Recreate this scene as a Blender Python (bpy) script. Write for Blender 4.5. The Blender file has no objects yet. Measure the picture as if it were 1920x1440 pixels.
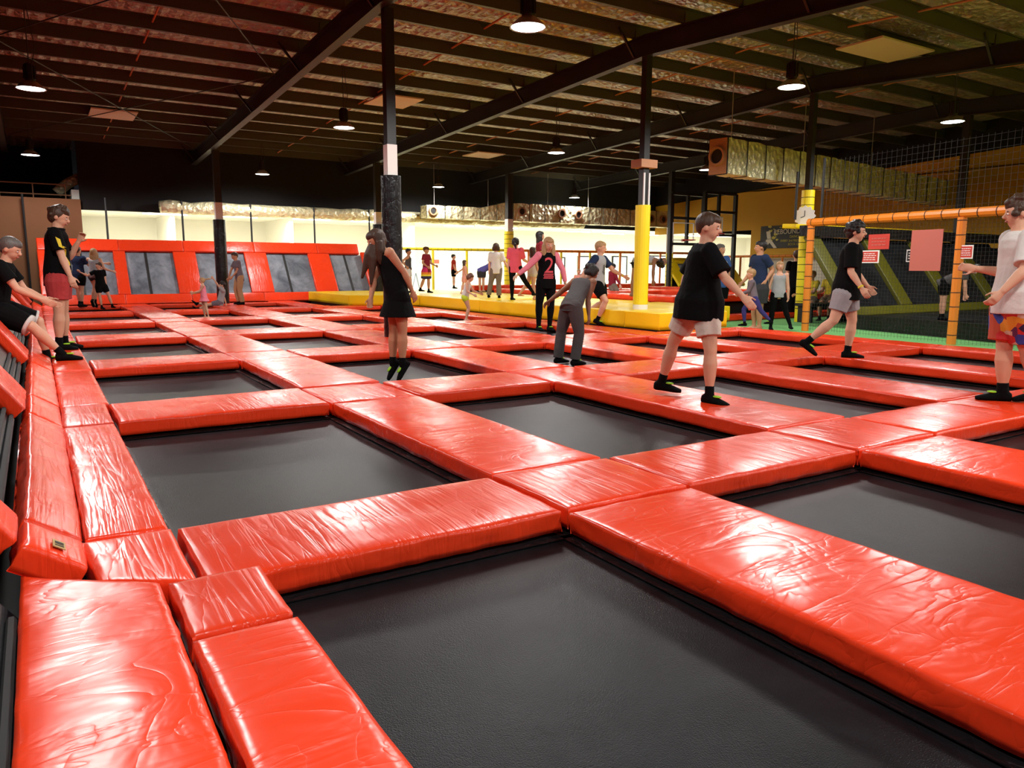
import bpy, bmesh, math, random
from mathutils import Vector, Matrix, noise
from mathutils.bvhtree import BVHTree
random.seed(7)
V=Vector
COL=bpy.context.scene.collection
sin,cos,rad=math.sin,math.cos,math.radians
# ------------------------------------------------------------------ camera
H=1.05; FPX=1413.0
PIT,ROL,YAW=rad(8.761),rad(0.17),rad(32.09)
FW=V((sin(YAW)*cos(PIT),cos(YAW)*cos(PIT),-sin(PIT)))
RT0=V((cos(YAW),-sin(YAW),0)); UP0=RT0.cross(FW)
RT=RT0*cos(ROL)+UP0*sin(ROL); UPV=UP0*cos(ROL)-RT0*sin(ROL)
CP=V((0,0,H))
def ray(px,py): return RT*((px-960)/FPX)+UPV*((720-py)/FPX)+FW
def atz(px,py,z=0): d=ray(px,py); return CP+d*((z-H)/d.z)
def aty(px,py,y): d=ray(px,py); return CP+d*(y/d.y)
def atx(px,py,x): d=ray(px,py); return CP+d*(x/d.x)
cam=bpy.data.cameras.new('camera'); camo=bpy.data.objects.new('camera',cam); COL.objects.link(camo)
cam.sensor_width=36; cam.lens=FPX/1920*36; cam.clip_start=.02; cam.clip_end=200
m=Matrix((RT,UPV,-FW)).transposed().to_4x4(); m.translation=CP; camo.matrix_world=m
bpy.context.scene.camera=camo
# ------------------------------------------------------------------ materials
MATS={}
def srgb(r,g,b):
    f=lambda c:(c/255/12.92 if c/255<=.04045 else ((c/255+.055)/1.055)**2.4)
    return (f(r),f(g),f(b),1)
def newmat(name):
    m=bpy.data.materials.new(name); m.use_nodes=True; nt=m.node_tree
    return m,nt,nt.nodes['Principled BSDF']
def mat(name,col,rough=.6,metal=0,bump=0,bscale=30,var=0,vscale=4,spec=.5,sss=0,emit=None,estr=0,coat=0):
    if name in MATS: return MATS[name]
    m,nt,b=newmat(name); N=nt.nodes; L=nt.links
    b.inputs['Base Color'].default_value=col; b.inputs['Roughness'].default_value=rough
    b.inputs['Metallic'].default_value=metal; b.inputs['Specular IOR Level'].default_value=spec
    if coat: b.inputs['Coat Weight'].default_value=coat
    if sss: b.inputs['Subsurface Weight'].default_value=sss; b.inputs['Subsurface Radius'].default_value=(.02,.008,.004)
    if emit: b.inputs['Emission Color'].default_value=emit; b.inputs['Emission Strength'].default_value=estr
    tc=N.new('ShaderNodeTexCoord')
    if var:
        n=N.new('ShaderNodeTexNoise'); n.inputs['Scale'].default_value=vscale; n.inputs['Detail'].default_value=4
        L.new(tc.outputs['Object'],n.inputs['Vector'])
        mx=N.new('ShaderNodeMix'); mx.data_type='RGBA'
        mx.inputs[6].default_value=tuple(c*(1-var) for c in col[:3])+(1,); mx.inputs[7].default_value=tuple(min(1,c*(1+var)) for c in col[:3])+(1,)
        L.new(n.outputs['Fac'],mx.inputs[0]); L.new(mx.outputs[2],b.inputs['Base Color'])
    if bump:
        n=N.new('ShaderNodeTexNoise'); n.inputs['Scale'].default_value=bscale; n.inputs['Detail'].default_value=5
        L.new(tc.outputs['Object'],n.inputs['Vector'])
        bp=N.new('ShaderNodeBump'); bp.inputs['Strength'].default_value=bump; bp.inputs['Distance'].default_value=.02
        L.new(n.outputs['Fac'],bp.inputs['Height']); L.new(bp.outputs['Normal'],b.inputs['Normal'])
    MATS[name]=m; return m
def vinyl(name,col,rough=.26,cstr=.5,sx=1.5,sy=9,fine=.25):
    """glossy PVC with tension creases running across the pad"""
    m,nt,b=newmat(name); N=nt.nodes; L=nt.links
    b.inputs['Base Color'].default_value=col; b.inputs['Roughness'].default_value=rough
    b.inputs['Specular IOR Level'].default_value=.36
    tc=N.new('ShaderNodeTexCoord')
    def nz(scale,vx,vy,vz,det,dist,rz=0):
        mp=N.new('ShaderNodeMapping'); mp.inputs['Scale'].default_value=(vx,vy,vz); mp.inputs['Rotation'].default_value=(0,0,rz)
        L.new(tc.outputs['Object'],mp.inputs['Vector'])
        n=N.new('ShaderNodeTexNoise'); n.inputs['Scale'].default_value=scale; n.inputs['Detail'].default_value=det; n.inputs['Distortion'].default_value=dist
        L.new(mp.outputs['Vector'],n.inputs['Vector']); return n
    def ridge(n,p):
        a=N.new('ShaderNodeMath'); a.operation='SUBTRACT'; a.inputs[1].default_value=.5; L.new(n.outputs['Fac'],a.inputs[0])
        c=N.new('ShaderNodeMath'); c.operation='ABSOLUTE'; L.new(a.outputs[0],c.inputs[0])
        d=N.new('ShaderNodeMath'); d.operation='POWER'; d.inputs[1].default_value=p; L.new(c.outputs[0],d.inputs[0]); return d
    r1=ridge(nz(1,sx,sy,sy*.6,3,.6,.25),.55); r2=ridge(nz(1,sx*1.3+1.5,sy*.5,3,3,1.2,-.6),.6); n3=nz(22,1,1,1,3,0)
    a=N.new('ShaderNodeMath'); a.operation='ADD'; L.new(r1.outputs[0],a.inputs[0]); L.new(r2.outputs[0],a.inputs[1])
    n4=nz(2.2,1,1,1,2,0)
    ml=N.new('ShaderNodeMath'); ml.operation='MULTIPLY'; L.new(a.outputs[0],ml.inputs[0]); L.new(n4.outputs['Fac'],ml.inputs[1])
    f=N.new('ShaderNodeMath'); f.operation='MULTIPLY_ADD'; f.inputs[1].default_value=fine*.15; L.new(n3.outputs['Fac'],f.inputs[0]); L.new(ml.outputs[0],f.inputs[2])
    bp=N.new('ShaderNodeBump'); bp.inputs['Strength'].default_value=cstr; bp.inputs['Distance'].default_value=.03
    L.new(f.outputs[0],bp.inputs['Height']); L.new(bp.outputs['Normal'],b.inputs['Normal'])
    mr=N.new('ShaderNodeMapRange'); mr.inputs['To Min'].default_value=rough*.7; mr.inputs['To Max'].default_value=rough*1.5
    L.new(n4.outputs['Fac'],mr.inputs['Value']); L.new(mr.outputs[0],b.inputs['Roughness'])
    # slight batch to batch colour difference of the vinyl, per object
    oi=N.new('ShaderNodeObjectInfo'); hs=N.new('ShaderNodeHueSaturation'); hs.inputs['Color'].default_value=col
    m2=N.new('ShaderNodeMapRange'); m2.inputs['To Min'].default_value=.88; m2.inputs['To Max'].default_value=1.08
    L.new(oi.outputs['Random'],m2.inputs['Value']); L.new(m2.outputs[0],hs.inputs['Value']); L.new(hs.outputs['Color'],b.inputs['Base Color'])
    MATS[name]=m; return m
RED=(.86,.052,.012,1)
vinyl('red_vinyl_along_x',RED,.25,.27,7,1.3)      # pads running along X
vinyl('red_vinyl_along_y',RED,.25,.27,1.3,7)      # pads running along Y
vinyl('yellow_vinyl',(.95,.66,.01,1),.3,.25,2,3)
vinyl('lemon_bounce_vinyl',(.82,.80,.02,1),.3,.25,2,3)  # greenish yellow of the added pads that bounce light upwards
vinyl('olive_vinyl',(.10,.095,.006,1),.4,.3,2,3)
vinyl('black_vinyl',(.008,.008,.009,1),.25,.5,5,9)
def mat_mesh(name,c,rough):
    m,nt,b=newmat(name); N=nt.nodes; L=nt.links
    tc=N.new('ShaderNodeTexCoord')
    n=N.new('ShaderNodeTexNoise'); n.inputs['Scale'].default_value=1.6; n.inputs['Detail'].default_value=6; n.inputs['Roughness'].default_value=.65
    L.new(tc.outputs['Object'],n.inputs['Vector'])
    n.inputs['Distortion'].default_value=.5
    cr=N.new('ShaderNodeValToRGB'); cr.color_ramp.elements[0].position=.36; cr.color_ramp.elements[1].position=.66
    cr.color_ramp.elements[0].color=(c*.6,c*.67,c*.8,1); cr.color_ramp.elements[1].color=(c*1.7,c*1.85,c*2.1,1)
    L.new(n.outputs['Fac'],cr.inputs['Fac']); L.new(cr.outputs['Color'],b.inputs['Base Color'])
    b.inputs['Roughness'].default_value=rough; b.inputs['Specular IOR Level'].default_value=.14
    w=N.new('ShaderNodeTexNoise'); w.inputs['Scale'].default_value=260; w.inputs['Detail'].default_value=1
    L.new(tc.outputs['Object'],w.inputs['Vector'])
    bp=N.new('ShaderNodeBump'); bp.inputs['Strength'].default_value=.35; bp.inputs['Distance'].default_value=.004
    L.new(w.outputs['Fac'],bp.inputs['Height']); L.new(bp.outputs['Normal'],b.inputs['Normal'])
    MATS[name]=m
mat_mesh('black_mat_fabric',.0095,.38)
mat_mesh('grey_mat_fabric',.16,.6)
def foil(name,col,rough,bs,str_,met=.55):
    m,nt,b=newmat(name); N=nt.nodes; L=nt.links
    b.inputs['Base Color'].default_value=col; b.inputs['Metallic'].default_value=met; b.inputs['Roughness'].default_value=rough
    tc=N.new('ShaderNodeTexCoord'); n=N.new('ShaderNodeTexVoronoi'); n.inputs['Scale'].default_value=bs
    n2=N.new('ShaderNodeTexNoise'); n2.inputs['Scale'].default_value=bs*.9; n2.inputs['Detail'].default_value=5; n2.inputs['Distortion'].default_value=.8
    L.new(tc.outputs['Object'],n.inputs['Vector']); L.new(tc.outputs['Object'],n2.inputs['Vector'])
    a=N.new('ShaderNodeMath'); a.operation='ADD'; L.new(n.outputs['Distance'],a.inputs[0]); L.new(n2.outputs['Fac'],a.inputs[1])
    bp=N.new('ShaderNodeBump'); bp.inputs['Strength'].default_value=str_; bp.inputs['Distance'].default_value=.05
    L.new(a.outputs[0],bp.inputs['Height']); L.new(bp.outputs['Normal'],b.inputs['Normal']); MATS[name]=m
foil('roof_foil',(.50,.46,.38,1),.30,9,1.0)
foil('duct_foil',(.84,.79,.50,1),.30,7,1.0,.3)
BLK=mat('black_steel',(.012,.012,.013,1),.5,var=.3)
mat('purlin_steel',(.085,.082,.065,1),.5,.6)
mat('white_paint',(.80,.76,.70,1),.5)
mat('yellow_foam',(.90,.72,.01,1),.45,bump=.15,bscale=12)
mat('orange_foam',(.75,.22,.015,1),.45,bump=.15,bscale=12)
mat('yellow_wall',(.62,.33,.015,1),.75,var=.12,vscale=.8)
mat('cream_wall',(.80,.76,.58,1),.8)
mat('white_wall',(.88,.86,.78,1),.8,var=.03,vscale=1)
mat('brown_wall',(.22,.09,.035,1),.8,var=.1,vscale=1)
mat('dark_wall',(.006,.0055,.0055,1),.9,var=.3,vscale=1)
mat('concrete',(.05,.05,.05,1),.9,var=.3,vscale=2)
mat('turf',(.17,.50,.15,1),.95,bump=.6,bscale=160,var=.25,vscale=30)
mat('lamp_glow',(1,1,1,1),.5,emit=(1,.97,.95,1),estr=14)
mat('tube_glow',(1,1,1,1),.5,emit=(1,1,.95,1),estr=9)
mat('window_glow',(1,1,1,1),.5,emit=(.70,.86,1,1),estr=1.3)
mat('lamp_metal',(.35,.33,.30,1),.35,.8)
mat('timber',(.42,.20,.10,1),.7,var=.2,vscale=5)
mat('cable',(.03,.03,.03,1),.6)
mat('wire',(.55,.55,.5,1),.4,.8)
mat('red_sign',(.55,.05,.035,1),.5); mat('pink_sign',(.50,.13,.10,1),.55); mat('white_plastic',(.85,.85,.83,1),.5)
mat('black_plastic',(.015,.015,.015,1),.5)
mat('net_cord',(.02,.02,.02,1),.8)
mat('skylight',(.60,.50,.38,1),.6)
mat('banner_black',(.02,.018,.012,1),.6); mat('banner_yellow',(.60,.50,.05,1),.6); mat('banner_cream',(.75,.68,.5,1),.6)
# ------------------------------------------------------------------ mesh helpers
def tag(o,label=None,cat=None,group=None,kind=None):
    if label: o['label']=label
    if cat: o['category']=cat
    if group: o['group']=group
    if kind: o['kind']=kind
    return o
def link(name,me,m=None,parent=None,smooth=False):
    o=bpy.data.objects.new(name,me); COL.objects.link(o)
    if m is not None and not me.materials: me.materials.append(MATS[m] if isinstance(m,str) else m)
    if smooth:
        for p in me.polygons: p.use_smooth=True
    if parent: o.parent=parent; o.matrix_parent_inverse=Matrix.Translation(-parent.location)
    return o
def empty(name,loc,rz=0):
    o=bpy.data.objects.new(name,None); COL.objects.link(o); o.empty_display_size=.1
    o.location=loc; o.rotation_euler=(0,0,rz); o.matrix_world=Matrix.Translation(V(loc))@Matrix.Rotation(rz,4,'Z'); return o
class MB:
    def __init__(s): s.v=[]; s.f=[]
    def add(s,vs,fs):
        n=len(s.v); s.v+= [tuple(v) for v in vs]; s.f+=[tuple(i+n for i in f) for f in fs]
    def box(s,lo,hi):
        x0,y0,z0=lo; x1,y1,z1=hi
        s.add([(x0,y0,z0),(x1,y0,z0),(x1,y1,z0),(x0,y1,z0),(x0,y0,z1),(x1,y0,z1),(x1,y1,z1),(x0,y1,z1)],
              [(0,3,2,1),(4,5,6,7),(0,1,5,4),(1,2,6,5),(2,3,7,6),(3,0,4,7)])
    def hexa(s,b,t): # 4 bottom, 4 top points CCW
        s.add(list(b)+list(t),[(3,2,1,0),(4,5,6,7),(0,1,5,4),(1,2,6,5),(2,3,7,6),(3,0,4,7)])
    def bar(s,p,q,w,h=None,up=V((0,0,1))):
        p,q=V(p),V(q); h=h or w; d=(q-p).normalized()
        if abs(d.dot(up))>.95: up=V((0,1,0))
        a=d.cross(up).normalized()*w/2; b=a.cross(d).normalized()*h/2
        s.hexa([p-a-b,p+a-b,p+a+b,p-a+b],[q-a-b,q+a-b,q+a+b,q-a+b])
    def tube(s,pts,r,n=8,cap=True):
        pts=[V(p) for p in pts]; rs=r if isinstance(r,(list,tuple)) else [r]*len(pts); rings=[]
        for i,p in enumerate(pts):
            d=(pts[min(i+1,len(pts)-1)]-pts[max(i-1,0)]).normalized()
            up=V((0,0,1)) if abs(d.z)<.9 else V((0,1,0))
            a=d.cross(up).normalized(); b=d.cross(a).normalized()
            rings.append([p+a*(rs[i]*cos(2*math.pi*k/n))+b*(rs[i]*sin(2*math.pi*k/n)) for k in range(n)])
        vs=[v for r_ in rings for v in r_]; fs=[]
        for i in range(len(pts)-1):
            for k in range(n): fs.append((i*n+k,i*n+(k+1)%n,(i+1)*n+(k+1)%n,(i+1)*n+k))
        if cap: fs.append(tuple(range(n))); fs.append(tuple(reversed(range((len(pts)-1)*n,len(pts)*n))))
        s.add(vs,fs)
    def lathe(s,c,prof,n=24,cap=False):
        c=V(c); vs=[]; fs=[]
        for r,z in prof:
            for k in range(n): vs.append(c+V((r*cos(2*math.pi*k/n),r*sin(2*math.pi*k/n),z)))
        for i in range(len(prof)-1):
            for k in range(n): fs.append((i*n+k,i*n+(k+1)%n,(i+1)*n+(k+1)%n,(i+1)*n+k))
        if cap: fs.append(tuple(range(n))); fs.append(tuple(range((len(prof)-1)*n,len(prof)*n)))
        s.add(vs,fs)
    def build(s,name,m=None,parent=None,smooth=False,origin=None,bevel=0,fix=True):
        me=bpy.data.meshes.new(name)
        vs=s.v
        if origin is not None: vs=[tuple(V(v)-V(origin)) for v in s.v]
        me.from_pydata(vs,[],s.f); me.update()
        if fix:
            bm=bmesh.new(); bm.from_mesh(me); bmesh.ops.recalc_face_normals(bm,faces=bm.faces); bm.to_mesh(me); bm.free()
        o=bpy.data.objects.new(name,me); COL.objects.link(o)
        if m: me.materials.append(MATS[m] if isinstance(m,str) else m)
        if smooth:
            for p in me.polygons: p.use_smooth=True
        if origin is not None: o.location=origin
        if parent:
            o.parent=parent
            o.matrix_parent_inverse=Matrix.Translation(-parent.location)
        if bevel:
            md=o.modifiers.new('bevel','BEVEL'); md.width=bevel; md.segments=2; md.limit_method='ANGLE'
        return o
def box(name,lo,hi,m,parent=None,bevel=0,**k):
    b=MB(); lo=V(lo); hi=V(hi); b.box(lo,hi); return b.build(name,m,parent,origin=((lo+hi)/2),bevel=bevel,**k)
def struct(o): o['kind']='structure'; return o
def nzf(p,s): return noise.noise(V((p[0]*s,p[1]*s,p[2]*s)))
# soft rounded vinyl pad on an arbitrary quad. q: 4 top corners CCW seen from its normal
def pad(name,q,th,m,label=None,parent=None,gap=.004,r=.02,res=.06,wr=1.0,cat='pad',group=None,seed=0,crown=.006):
    q=[V(p) for p in q]; n=(q[1]-q[0]).cross(q[3]-q[0]).normalized(); c=(q[0]+q[1]+q[2]+q[3])/4
    la=((q[1]-q[0]).length+(q[2]-q[3]).length)/2; lb=((q[3]-q[0]).length+(q[2]-q[1]).length)/2
    def prof(L,_=0):
        r_=min(r,L*.3)
        e=[(gap,-th),(gap*.2,-th*.75),(0,-th*.5),(gap*.4,-r_),(r_*.3,-r_*.3),(r_,-.001),(r_*2,0)]
        k=max(1,int((L-4*r_)/res)); mid=[(r_*2+(L-4*r_)*i/k,0) for i in range(1,k)]
        return [(x,z) for x,z in e]+mid+[(L-x,z) for x,z in reversed(e)]
    A=prof(la); B=prof(lb); vs=[]; fs=[]
    off=V((seed*3.7,seed*1.3,seed*.7))
    for i,(a,za) in enumerate(A):
        for j,(b,zb) in enumerate(B):
            u=a/la; v=b/lb
            p=(q[0]*(1-u)+q[1]*u)*(1-v)+(q[3]*(1-u)+q[2]*u)*v
            z=min(za,zb)
            if z>-r*.9:
                cr=crown*(1-(2*u-1)**4)*(1-(2*v-1)**4)
                z+=cr+wr*(.0035*nzf(p+off,3.2)+.002*nzf(p+off,9))
            else:
                # side: puckered vinyl
                od=(p-c); od-=n*od.dot(n)
                k=wr*(.008*nzf(p+off+n*z*3,7)+.006*nzf(p+off+n*z*9,15))
                e=V((0,0,0))
                if za<=-r*.9: e+=(q[1]-q[0]).normalized()*(1 if u>.5 else -1)
                if zb<=-r*.9: e+=(q[3]-q[0]).normalized()*(1 if v>.5 else -1)
                p=p+e*(k-.004)
            if z>-th*.9 and z<-r*.2: z+=wr*.006*nzf(p+off,6)
            vs.append(p+n*z)
    nb=len(B)
    for i in range(len(A)-1):
        for j in range(nb-1): fs.append((i*nb+j,(i+1)*nb+j,(i+1)*nb+j+1,i*nb+j+1))
    # underside
    per=[i*nb for i in range(len(A))]+[(len(A)-1)*nb+j for j in range(1,nb)]+[i*nb+nb-1 for i in range(len(A)-2,-1,-1)]+[j for j in range(nb-2,0,-1)]
    fs.append(tuple(reversed(per)))
    o_=MB(); o_.v=[tuple(v) for v in vs]; o_.f=fs
    o=o_.build(name,m,parent,smooth=True,origin=c,fix=False)
    if label: tag(o,label,cat,group)
    return o
# ================================================================== ROOM
BY=[4.5,9.45,14.4,19.35]                     # beam lines
def beamz(y): return 4.74-.034*(y-10.6) if y>10.6 else 4.74-.065*(10.6-y)
GZ=-.12                                       # turf / hall floor level beside the court
struct(box('floor',(-6,-9,-.62),(38,34,-.5),'concrete'))
b=MB(); b.box((10.78,-9,-.5),(24,12.2,GZ-.01)); b.box((20,12.2,-.5),(24,26.2,GZ-.01)); b.box((-6,26.2,-.5),(38,34,GZ-.01)); struct(b.build('trim_1','concrete'))
struct(box('trim_2',(10.79,-8.9,GZ-.01),(23.95,12.2,GZ),'turf'))
# corrugated foil lined roof: ridge at Y=10.6
def roof(y): return beamz(y)+.66
b=MB(); x0,x1=-6,38; ys=[-9+ i*.6 for i in range(int(44/.6)+2)]
nx=int((x1-x0)/.11)
vs=[];fs=[]
yy=[-9,-5,0,4,8,10.6,14,18,22,26,30,35]
for j,y in enumerate(yy):
    for i in range(nx+1):
        x=x0+(x1-x0)*i/nx; vs.append((x,y,roof(y)+(.03 if i%2 else 0)))
for j in range(len(yy)-1):
    for i in range(nx): fs.append((j*(nx+1)+i,j*(nx+1)+i+1,(j+1)*(nx+1)+i+1,(j+1)*(nx+1)+i))
b.add(vs,fs); struct(b.build('ceiling','roof_foil',fix=False))
b=MB(); b.hexa([(x0,-9,roof(-9)+.1),(x1,-9,roof(-9)+.1),(x1,10.6,roof(10.6)+.1),(x0,10.6,roof(10.6)+.1)],[(x0,-9,roof(-9)+.2),(x1,-9,roof(-9)+.2),(x1,10.6,roof(10.6)+.2),(x0,10.6,roof(10.6)+.2)])
b.hexa([(x0,10.6,roof(10.6)+.1),(x1,10.6,roof(10.6)+.1),(x1,35,roof(35)+.1),(x0,35,roof(35)+.1)],[(x0,10.6,roof(10.6)+.2),(x1,10.6,roof(10.6)+.2),(x1,35,roof(35)+.2),(x0,35,roof(35)+.2)])
struct(b.build('trim_3','dark_wall'))
# walls
struct(box('wall_left',(-6.2,-9,-.62),(-6,34,6),'dark_wall'))
struct(box('wall_front',(-6,-9.2,-.62),(38,-9,6),'dark_wall'))
struct(box('wall_right_outer',(38,-9,-.62),(38.2,34,6),'white_wall'))
# header above the bright room
b=MB(); b.box((1.3,26.1,2.72),(38,26.3,5.2)); struct(b.build('wall_header','dark_wall'))
b=MB(); b.box((-6,25.95,-.5),(1.3,26.1,3.0)); struct(b.build('wall_back_left','brown_wall'))
struct(box('trim_4',(-.98,25.93,1.9),(-.93,25.95,3.0),'black_steel'))
struct(box('wall_loft',(-6,29,2.9),(1.3,29.1,5.2),'dark_wall'))
struct(box('trim_5',(-6,26.1,2.85),(1.3,29,2.9),'dark_wall'))
# right side wall (yellow), open below near the back
def rwall_top(y): return beamz(y)-.05-.018*max(0,y-10)
b=MB()
b.hexa([(24,-9,-.5),(24.2,-9,-.5),(24.2,20.6,-.5),(24,20.6,-.5)],[(24,-9,4.0),(24.2,-9,4.0),(24.2,20.6,4.05),(24,20.6,4.05)])
b.hexa([(24,20.6,2.55),(24.2,20.6,2.55),(24.2,26.1,2.55),(24,26.1,2.55)],[(24,20.6,4.05),(24.2,20.6,4.05),(24.2,26.1,3.8),(24,26.1,3.8)])
b.hexa([(24,-9,4.0),(24.2,-9,4.0),(24.2,10.6,4.0),(24,10.6,4.0)],[(24,-9,3.95),(24.2,-9,3.95),(24.2,10.6,4.55),(24,10.6,4.55)])
b.hexa([(24,10.6,4.0),(24.2,10.6,4.0),(24.2,20.6,4.0),(24,20.6,4.0)],[(24,10.6,4.55),(24.2,10.6,4.55),(24.2,20.6,4.05),(24,20.6,4.05)])
struct(b.build('wall_right','yellow_wall'))
b=MB()
for (ya,yb) in ((-9,10.6),(10.6,26.3)): b.hexa([(24.03,ya,3.7),(24.18,ya,3.7),(24.18,yb,3.7),(24.03,yb,3.7)],[(24.03,ya,roof(ya)+.1),(24.18,ya,roof(ya)+.1),(24.18,yb,roof(yb)+.1),(24.03,yb,roof(yb)+.1)])
struct(b.build('trim_10','dark_wall'))
struct(box('trim_6',(23.97,12.3,-.1),(23.995,20.6,1.45),'cream_wall'))
# bright room behind
struct(box('wall_back',(1.1,33,-.5),(38,33.2,3.3),'white_wall'))
struct(box('wall_back_side',(1.1,26.3,-.5),(1.3,33,3.3),'white_wall'))
struct(box('trim_7',(1.1,26.3,2.92),(38,33.2,3.0),'white_wall'))
struct(box('trim_8',(1.3,26.3,GZ-.01),(38,33,GZ),'cream_wall'))
for x in (4.2,8.4,13.5):
    struct(box('trim_9',(x,29.5,GZ),(x+.15,33,2.92),'white_wall'))
# windows of the bright room
for i,(a,b_,t,bo) in enumerate([(1085,1110,482,536),(1149,1172,482,534),(1031,1056,484,536),(1213,1247,481,534)]):
    p=aty(a,t,32.98); q=aty(b_,bo,32.98)
    e=struct(empty('window_%d'%(i+1),((p.x+q.x)/2,32.95,q.z)))
    box('pane',(p.x,32.94,q.z),(q.x,32.99,p.z),'window_glow',e)
    w=MB(); t_=.06
    w.box((p.x-t_,32.90,q.z-t_),(p.x,32.99,p.z+t_)); w.box((q.x,32.90,q.z-t_),(q.x+t_,32.99,p.z+t_)); w.box((p.x,32.90,p.z),(q.x,32.99,p.z+t_)); w.box((p.x,32.90,q.z-t_),(q.x,32.99,q.z))
    w.build('window_frame','black_steel',e)
# ceiling battens
bp=[(310,399),(445,404),(585,409),(860,421),(945,425),(1085,432),(1150,436),(1215,438),(1300,440),(1355,441),(690,413)]
for i,(px,py) in enumerate(bp):
    p=atz(px,py+2,2.86)
    if p.y>32 or p.y<26.6: p=V((p.x*28/p.y,28,2.86))
    o=empty('batten_light',(p.x,p.y,2.86)); tag(o,'white fluorescent batten on the bright back room ceiling','light','fluorescent battens in the back room')
    box('housing',(p.x-.75,p.y-.1,2.87),(p.x+.75,p.y+.1,2.92),'white_plastic',o)
    box('tube',(p.x-.7,p.y-.06,2.83),(p.x+.7,p.y+.06,2.868),'tube_glow',o)
# ------------------------------------------------------------------ roof steel
for i,x in enumerate(BY+[-.45,24.3]):
    b=MB(); w=.16
    for (ya,yb) in ((-9,10.6),(10.6,26.05)):
        za,zb=beamz(ya),beamz(yb); d=.36
        def seg(lo,hi,ww):
            b.hexa([(x-ww/2,ya,za+lo),(x+ww/2,ya,za+lo),(x+ww/2,yb,zb+lo),(x-ww/2,yb,zb+lo)],[(x-ww/2,ya,za+hi),(x+ww/2,ya,za+hi),(x+ww/2,yb,zb+hi),(x-ww/2,yb,zb+hi)])
        seg(0,.02,w); seg(.02,d-.02,.03); seg(d-.02,d,w)
    o=struct(b.build('trim_beam','black_steel')); o.name='trim_%d'%(20+i)
pk=-15; b=MB(); pc=30
py_=[10.6+1.22*k+.3 for k in range(-15,13)]
for k,y in enumerate(py_):
    z=beamz(y)+.38; b=MB()
    for (lo,hi,ya,yb) in ((0,.02,0,.07),(.02,.2,0,.02),(.2,.22,-.05,.02)):
        b.box((-6,y+ya,z+lo),(24.02,y+yb,z+hi))
    for x in BY+[-.45]: b.box((x-.04,y-.012,z-.03),(x+.04,y-.002,z+.16))
    o=struct(b.build('trim_%d'%(40+k),'purlin_steel'))
# bridging angles and fly braces
b=MB()
for x in (2.0,7.0,12.0,16.9,21.7):
    b.tube([(x,-9,beamz(-9)+.5),(x,10.6,beamz(10.6)+.5),(x,26,beamz(26)+.5)],.018,6)
struct(b.build('trim_70','timber'))
b=MB()
for x in BY:
    for k,y in enumerate(py_):
        if k%3==0: b.bar((x-.05,y,beamz(y)+.05),(x-.42,y,beamz(y)+.5),.04)
struct(b.build('trim_71','black_steel'))
# cross bracing rods in the left bay
b=MB()
for (p,q) in (((-.3,6,beamz(6)+.3),(4.4,16,beamz(16)+.3)),((4.4,6,beamz(6)+.3),(-.3,16,beamz(16)+.3)),((-.3,16,beamz(16)+.3),(4.4,25,beamz(25)+.3)),((4.4,16,beamz(16)+.3),(-.3,25,beamz(25)+.3))):
    b.tube([p,q],.011,6)
struct(b.build('trim_72','black_steel'))
# pale panels set in the roof
for px,py,wx,wy,lab in ((212,222,1.0,1.2,'pale square panel under the red lit roof at far left'),(738,194,1.0,1.2,'pale roof panel with a brown stain beside the near black post'),(1660,94,1.6,.9,'long pale panel set between green tinted purlins'),(907,297,1.0,1.1,'small pale roof panel between second and third beams'),(1420,352,1.3,1.2,'pale roof panel low over the yellow side wall')):
    z=beamz(12)+.34; p=atz(px,py,z); z=beamz(p.y)+.34; p=atz(px,py,z); z=beamz(p.y)+.34
    tag(box('ceiling_panel',(p.x-wx/2,p.y-wy/2,z),(p.x+wx/2,p.y+wy/2,z+.03),'skylight'),lab,'panel','pale panels under the roof')
# ------------------------------------------------------------------ high bay lamps
LZ=3.8
lamp_px=[((990,52),'large high bay lamp hanging at the top centre'),((58,167),'nearer of the two high bay lamps at the far left'),((57,291),'farther of the two high bay lamps at the far left'),
((492,327),'high bay lamp over the far middle of the red court'),((645,240),'high bay lamp just left of the near black post'),((1043,287),'high bay lamp in line between the near black and the near yellow posts'),
((822,351),'small high bay lamp above the left end of the far foil duct'),((1077,371),'small far high bay lamp above the middle of the far foil duct'),((1484,164),'high bay lamp left of the thin yellow netted post top'),((1786,229),'high bay lamp at right above the big foil duct'),((1325,319),'high bay lamp half hidden behind the end of the big foil duct'),((1275,386),'far high bay lamp over the black steel frames')]
lpos=[(atz(*p,LZ),l) for p,l in lamp_px]
first=None
def cable_(p,t):
    zt=beamz(p[1])+.42-p[2]
    b=MB(); b.tube([V(p)+V((0,0,.38)),V(p)+V((0,0,zt))],.008,6); b.tube([V(p)+V((.04,0,.38)),V(p)+V((.10,.02,.38+.3*(zt-.38))),V(p)+V((.03,0,zt))],.006,6); b.build('suspension_cable','cable',t)
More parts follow.
